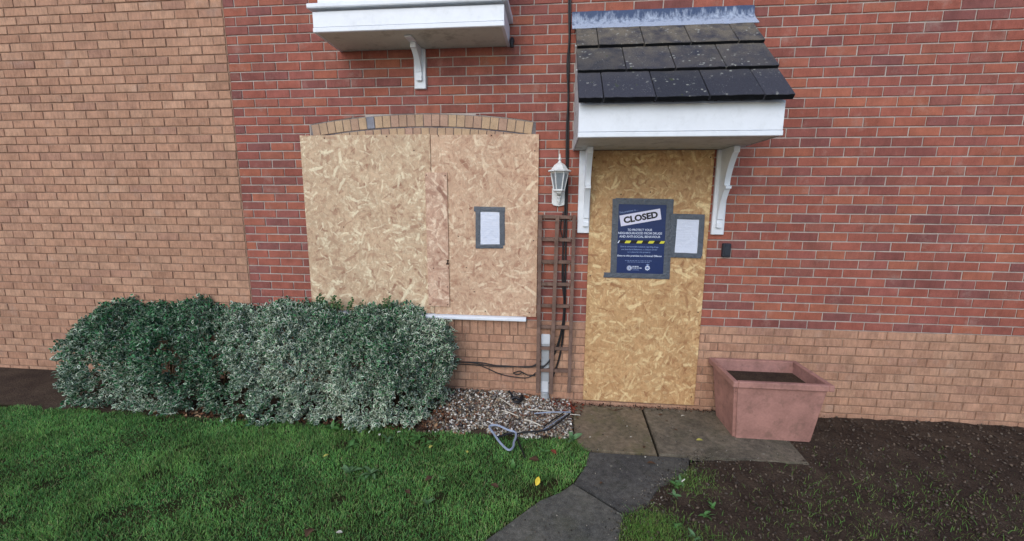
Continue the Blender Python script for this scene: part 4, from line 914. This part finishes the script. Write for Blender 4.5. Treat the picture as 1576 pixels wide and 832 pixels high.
fallen(767, 750, 'lbrown', 'flat brown leaf on the lawn left of the yellow leaf', 1.2, 'oval', h=.026)
fallen(830, 708, 'lbrown', 'brown leaves cluster piece on the lawn right of the grey loop', 1.5, 'star', h=.026)
fallen(848, 692, 'lred', 'rusty leaf on the lawn near the gravel corner', 1.2, 'oval', h=.026)
fallen(665, 685, 'lpale', 'pale leaf beside the weed below the gravel', .8, 'oval', h=.03)
fallen(506, 699, 'lpale', 'pale leaf at the left of the lawn', .8, 'oval', h=.03)
fallen(527, 819, 'lwhite', 'pale fleck low on the left of the lawn', .7, 'oval', h=.03)
fallen(719, 693, 'lpale', 'small pale leaf above the middle of the lawn', .6, 'oval', h=.03)
fallen(584, 670, 'lwhite', 'white petal like fleck under the bush front', .6, 'oval', h=.035)
fallen(611, 665, 'lwhite', 'white fleck right of the weed under the bush', .6, 'oval', h=.035)
fallen(479, 812, 'lbrown', 'dark leaf at the lower left of the lawn', 1.3, 'star', h=.02)
for i, (a, b) in enumerate([(848, 620), (855, 626), (862, 618), (868, 628), (874, 622), (878, 631), (866, 633), (882, 626)]): fallen(a, b, 'lred', 'small rust red leaf among the heap beside the door slab', random.uniform(.6, 1), random.choice(['oval', 'star']), group='rust red leaves beside the door slab', h=.02, tilt=(random.uniform(-.4, .4), random.uniform(-.4, .4)))
for i, (a, b, l) in enumerate([(946, 632, 'twiggy brown leaf on the slab below the poster'), (972, 630, 'brown leaf on the slab beside the joint top'), (1020, 638, 'brown leaf on the right slab under the board'), (1024, 647, 'small brown leaf on the right slab further out'), (1043, 662, 'thin dark leaf on the right slab'), (992, 686, 'tiny dark leaf near the lower slab edge'), (923, 744, 'dark crumb leaf on the damp slab near its left edge'), (1006, 770, 'brown leaf on the soil edge by the tuft')]): fallen(a, b, 'lbrown', l, random.uniform(.4, .8), h=.006)
# ---------------------------------------------------------------- weeds
def weed(u_, v_, n, L_, m, label, upright=.5, kind='dock', h=.0):
    p = G(u_, v_, h); t = thing('weed', label, 'weed', p); me = leafobj(kind, m)
    for i in range(n):
        o = bpy.data.objects.new('leaf', me); C.objects.link(o); o.parent = t; k_ = L_/.05*random.uniform(.45, 1.05); o.scale = (k_, k_*random.uniform(.8, 1.3), k_); o.rotation_euler = (random.uniform(-.6, .6), -upright*random.uniform(.3, 1.5), 2*PI*i/n+random.uniform(-.8, .8)); o.location = (random.uniform(-.012, .012), random.uniform(-.012, .012), 0)
weed(881, 676, 9, .085, 'weed2', 'tall grey green weed at the corner of gravel and path', .9)
weed(644, 676, 10, .075, 'weed', 'broad leaved weed in the lawn below the leaf litter', .35)
weed(656, 682, 7, .06, 'weed', 'smaller broad weed just right of another at the lawn edge', .3)
weed(597, 678, 4, .09, 'weed2', 'pale upright weed with broad leaves in the lawn below the bush', .8)
weed(584, 663, 4, .09, 'weed2', 'pale upright weed touching the front of the bush', 1.0)
weed(540, 688, 10, .08, 'weed', 'flat dark green weed in the upper left of the lawn', .3)
weed(511, 660, 8, .10, 'weed', 'dark drooping weed under the left part of the bush', .7)
weed(481, 655, 7, .10, 'weed', 'tall weed under the bush at the left', .9)
weed(538, 727, 8, .085, 'weed2', 'grey green rosette in the left middle of the lawn', .55)
weed(572, 729, 7, .08, 'weed2', 'grey green rosette right of another in the left lawn', .6)
weed(556, 736, 7, .06, 'weed', 'low flat weed between two grey green rosettes', .25)
weed(657, 778, 7, .06, 'weed2', 'small pale rosette low in the middle of the lawn', .7)
weed(682, 738, 6, .05, 'weed', 'small weed beside the brown leaf in mid lawn', .4)
weed(837, 697, 7, .055, 'weed', 'straggly weed on the lawn under the gravel corner', .6)
weed(792, 722, 5, .07, 'weed', 'grassy weed on the lawn below the grey loop', 1.0)
weed(1040, 748, 9, .055, 'weed', 'bright green weed in the bare soil beside the path', .5)
weed(1049, 742, 6, .05, 'weed2', 'light green weed at the top of the soil patch tuft', .6)
weed(1040, 765, 6, .045, 'weed2', 'small pale weed below the bright green one in the soil', .5)
weed(1084, 794, 8, .05, 'weed', 'green weed in the soil at the right', .5)
weed(1040, 812, 8, .05, 'weed', 'green weed low in the soil patch', .45)
weed(1070, 828, 8, .055, 'weed2', 'pale weed at the very bottom of the soil patch', .45)
weed(1096, 782, 5, .05, 'weed', 'thin weed above the right hand soil weed', .8)
# weed leaf on the bush edge / gravel twigs
def stick(name, cat, label, pts, r, m, hs=.03, group=None, closed=False, taper=None, sm=4):
    P = [G(p[0], p[1], p[2] if len(p) > 2 else hs) for p in pts]; P = smoothpts(P, sm, closed) if sm else P; bm = bmesh.new(); tube(bm, P, r, 7, closed, taper); return tag(fin(name, bm, m, smooth=True), label, cat, group)
stick('plastic_loop', 'handle', 'grey blue plastic loop handle lying across the edge of gravel and lawn', [(753, 657, .05), (758, 654, .055), (768, 655, .055), (781, 661, .05), (793, 665, .045), (794, 672, .045), (791, 680, .04), (790, 687, .04), (785, 692, .04), (779, 690, .04), (769, 680, .042), (760, 667, .045)], .0085, 'greyp', closed=True)
stick('black_strut', 'strut', 'black bent strut crossing the gravel to the right of the loop', [(763, 673, .03), (783, 667, .035), (797, 666, .04), (815, 664, .045), (834, 663, .045), (846, 660, .05), (862, 648, .05), (876, 637, .05)], .0075, 'blackp', sm=0)
stick('black_strut', 'strut', 'black strut pointing down into the lawn from the loop', [(794, 668, .035), (798, 680, .03), (803, 692, .022), (808, 704, .02)], .0075, 'blackp', taper=.7)
stick('black_strut', 'strut', 'short black strut sticking up from the gravel near the wall', [(783, 601, .14), (788, 608, .10), (792, 614, .07)], .010, 'blackp')
stick('black_fabric', 'scrap', 'crumpled black scrap on the gravel beside the wall', [(787, 614, .075), (793, 611, .09), (800, 614, .08), (804, 609, .09), (799, 618, .07), (790, 618, .07)], .014, 'blackp')
stick('black_strut', 'strut', 'thin dark strut lying diagonally under the canes', [(838, 655, .03), (848, 648, .035), (860, 640, .045), (868, 634, .045)], .005, 'blackp')
stick('black_strut', 'strut', 'thin black strut standing by the top of the loop', [(779, 660, .03), (783, 652, .04), (785, 644, .045)], .0035, 'blackp')
stick('cane', 'cane', 'long pale cane lying from the gravel onto the door slab', [(813, 630, .05), (840, 632, .05), (865, 636, .035), (893, 638.5, .012)], .0058, 'twig', taper=.6)
stick('cane', 'cane', 'second long pale cane crossing above the bent strut', [(822, 636, .05), (850, 634, .055), (878, 634, .04)], .005, 'greyp')
stick('cane', 'cane', 'pale cane slanting across the middle of the gravel', [(772, 631, .055), (785, 635, .055), (797, 640, .06)], .005, 'twig')
stick('cane', 'cane', 'thin pale cane slanting above the middle cane', [(769, 612, .085), (781, 620, .075), (794, 629, .07)], .0045, 'twig')
stick('cane', 'cane', 'pale cane slanting just above the bent strut', [(807, 645, .05), (820, 649, .045), (833, 655, .04)], .0055, 'twig')
stick('cane', 'cane', 'faint grey cane lying along the right of the gravel', [(835, 662, .03), (850, 652, .035), (872, 637, .04)], .004, 'greyp')
stick('cable_tie', 'wire', 'thin pale wire curl beside the bent strut', [(793, 665, .05), (801, 664, .05), (808, 660, .055), (808, 656, .06), (804, 658, .06)], .002, 'twig')
stick('cane', 'cane', 'short white stick in the soil beside the path', [(1049, 741, .03), (1054, 737, .045)], .004, 'lwhite')
stick('twig', 'twig', 'curved brown twig on the mossy slab below the door', [(935, 628, .006), (943, 631, .008), (952, 630, .006), (958, 628, .006)], .0025, 'lbrown')
# ---------------------------------------------------------------- planter
pl = thing('planter', 'faded pinkish brown plastic planter against the wall right of the door', 'planter', (3.85, -.27, 0))
def frust(bm, x0, x1, y0, y1, z0, z1, tp, th=None):
    b = [(x0+tp, y0+tp), (x1-tp, y0+tp), (x1-tp, y1-tp), (x0+tp, y1-tp)]; t_ = [(x0, y0), (x1, y0), (x1, y1), (x0, y1)]
    A = [bm.verts.new((*p, z0)) for p in b]; B = [bm.verts.new((*p, z1)) for p in t_]
    for k in range(4): bm.faces.new((A[k], A[(k+1) % 4], B[(k+1) % 4], B[k]))
    return A, B
bm = bmesh.new(); A, B = frust(bm, 3.505, 4.18, -.50, -.04, 0, .455, .045); bm.faces.new(A[::-1])
A2, B2 = frust(bm, 3.52, 4.165, -.485, -.055, .36, .455, .01)
for k in range(4): bm.faces.new((B[k], B[(k+1) % 4], B2[(k+1) % 4], B2[k]))
bmesh.ops.bevel(bm, geom=[e for e in bm.edges if abs((e.verts[0].co-e.verts[1].co).z) > .2], offset=.02, segments=3, affect='EDGES'); bmesh.ops.recalc_face_normals(bm, faces=bm.faces); fin('body', bm, 'pot', pl)
bm = bmesh.new()
for a in ((3.483, 3.52, -.522, -.018), (4.165, 4.202, -.522, -.018), (3.5205, 4.1645, -.522, -.485), (3.5205, 4.1645, -.055, -.018)): box(bm, a[0], a[1], a[2], a[3], .448, .497, .005)
fin('rim', bm, 'pot', pl)
bm = bmesh.new(); bm.faces.new([bm.verts.new((x, y, .40)) for x, y in ((3.52, -.485), (4.165, -.485), (4.165, -.055), (3.52, -.055))]); fin('compost', bm, 'soil', pl)
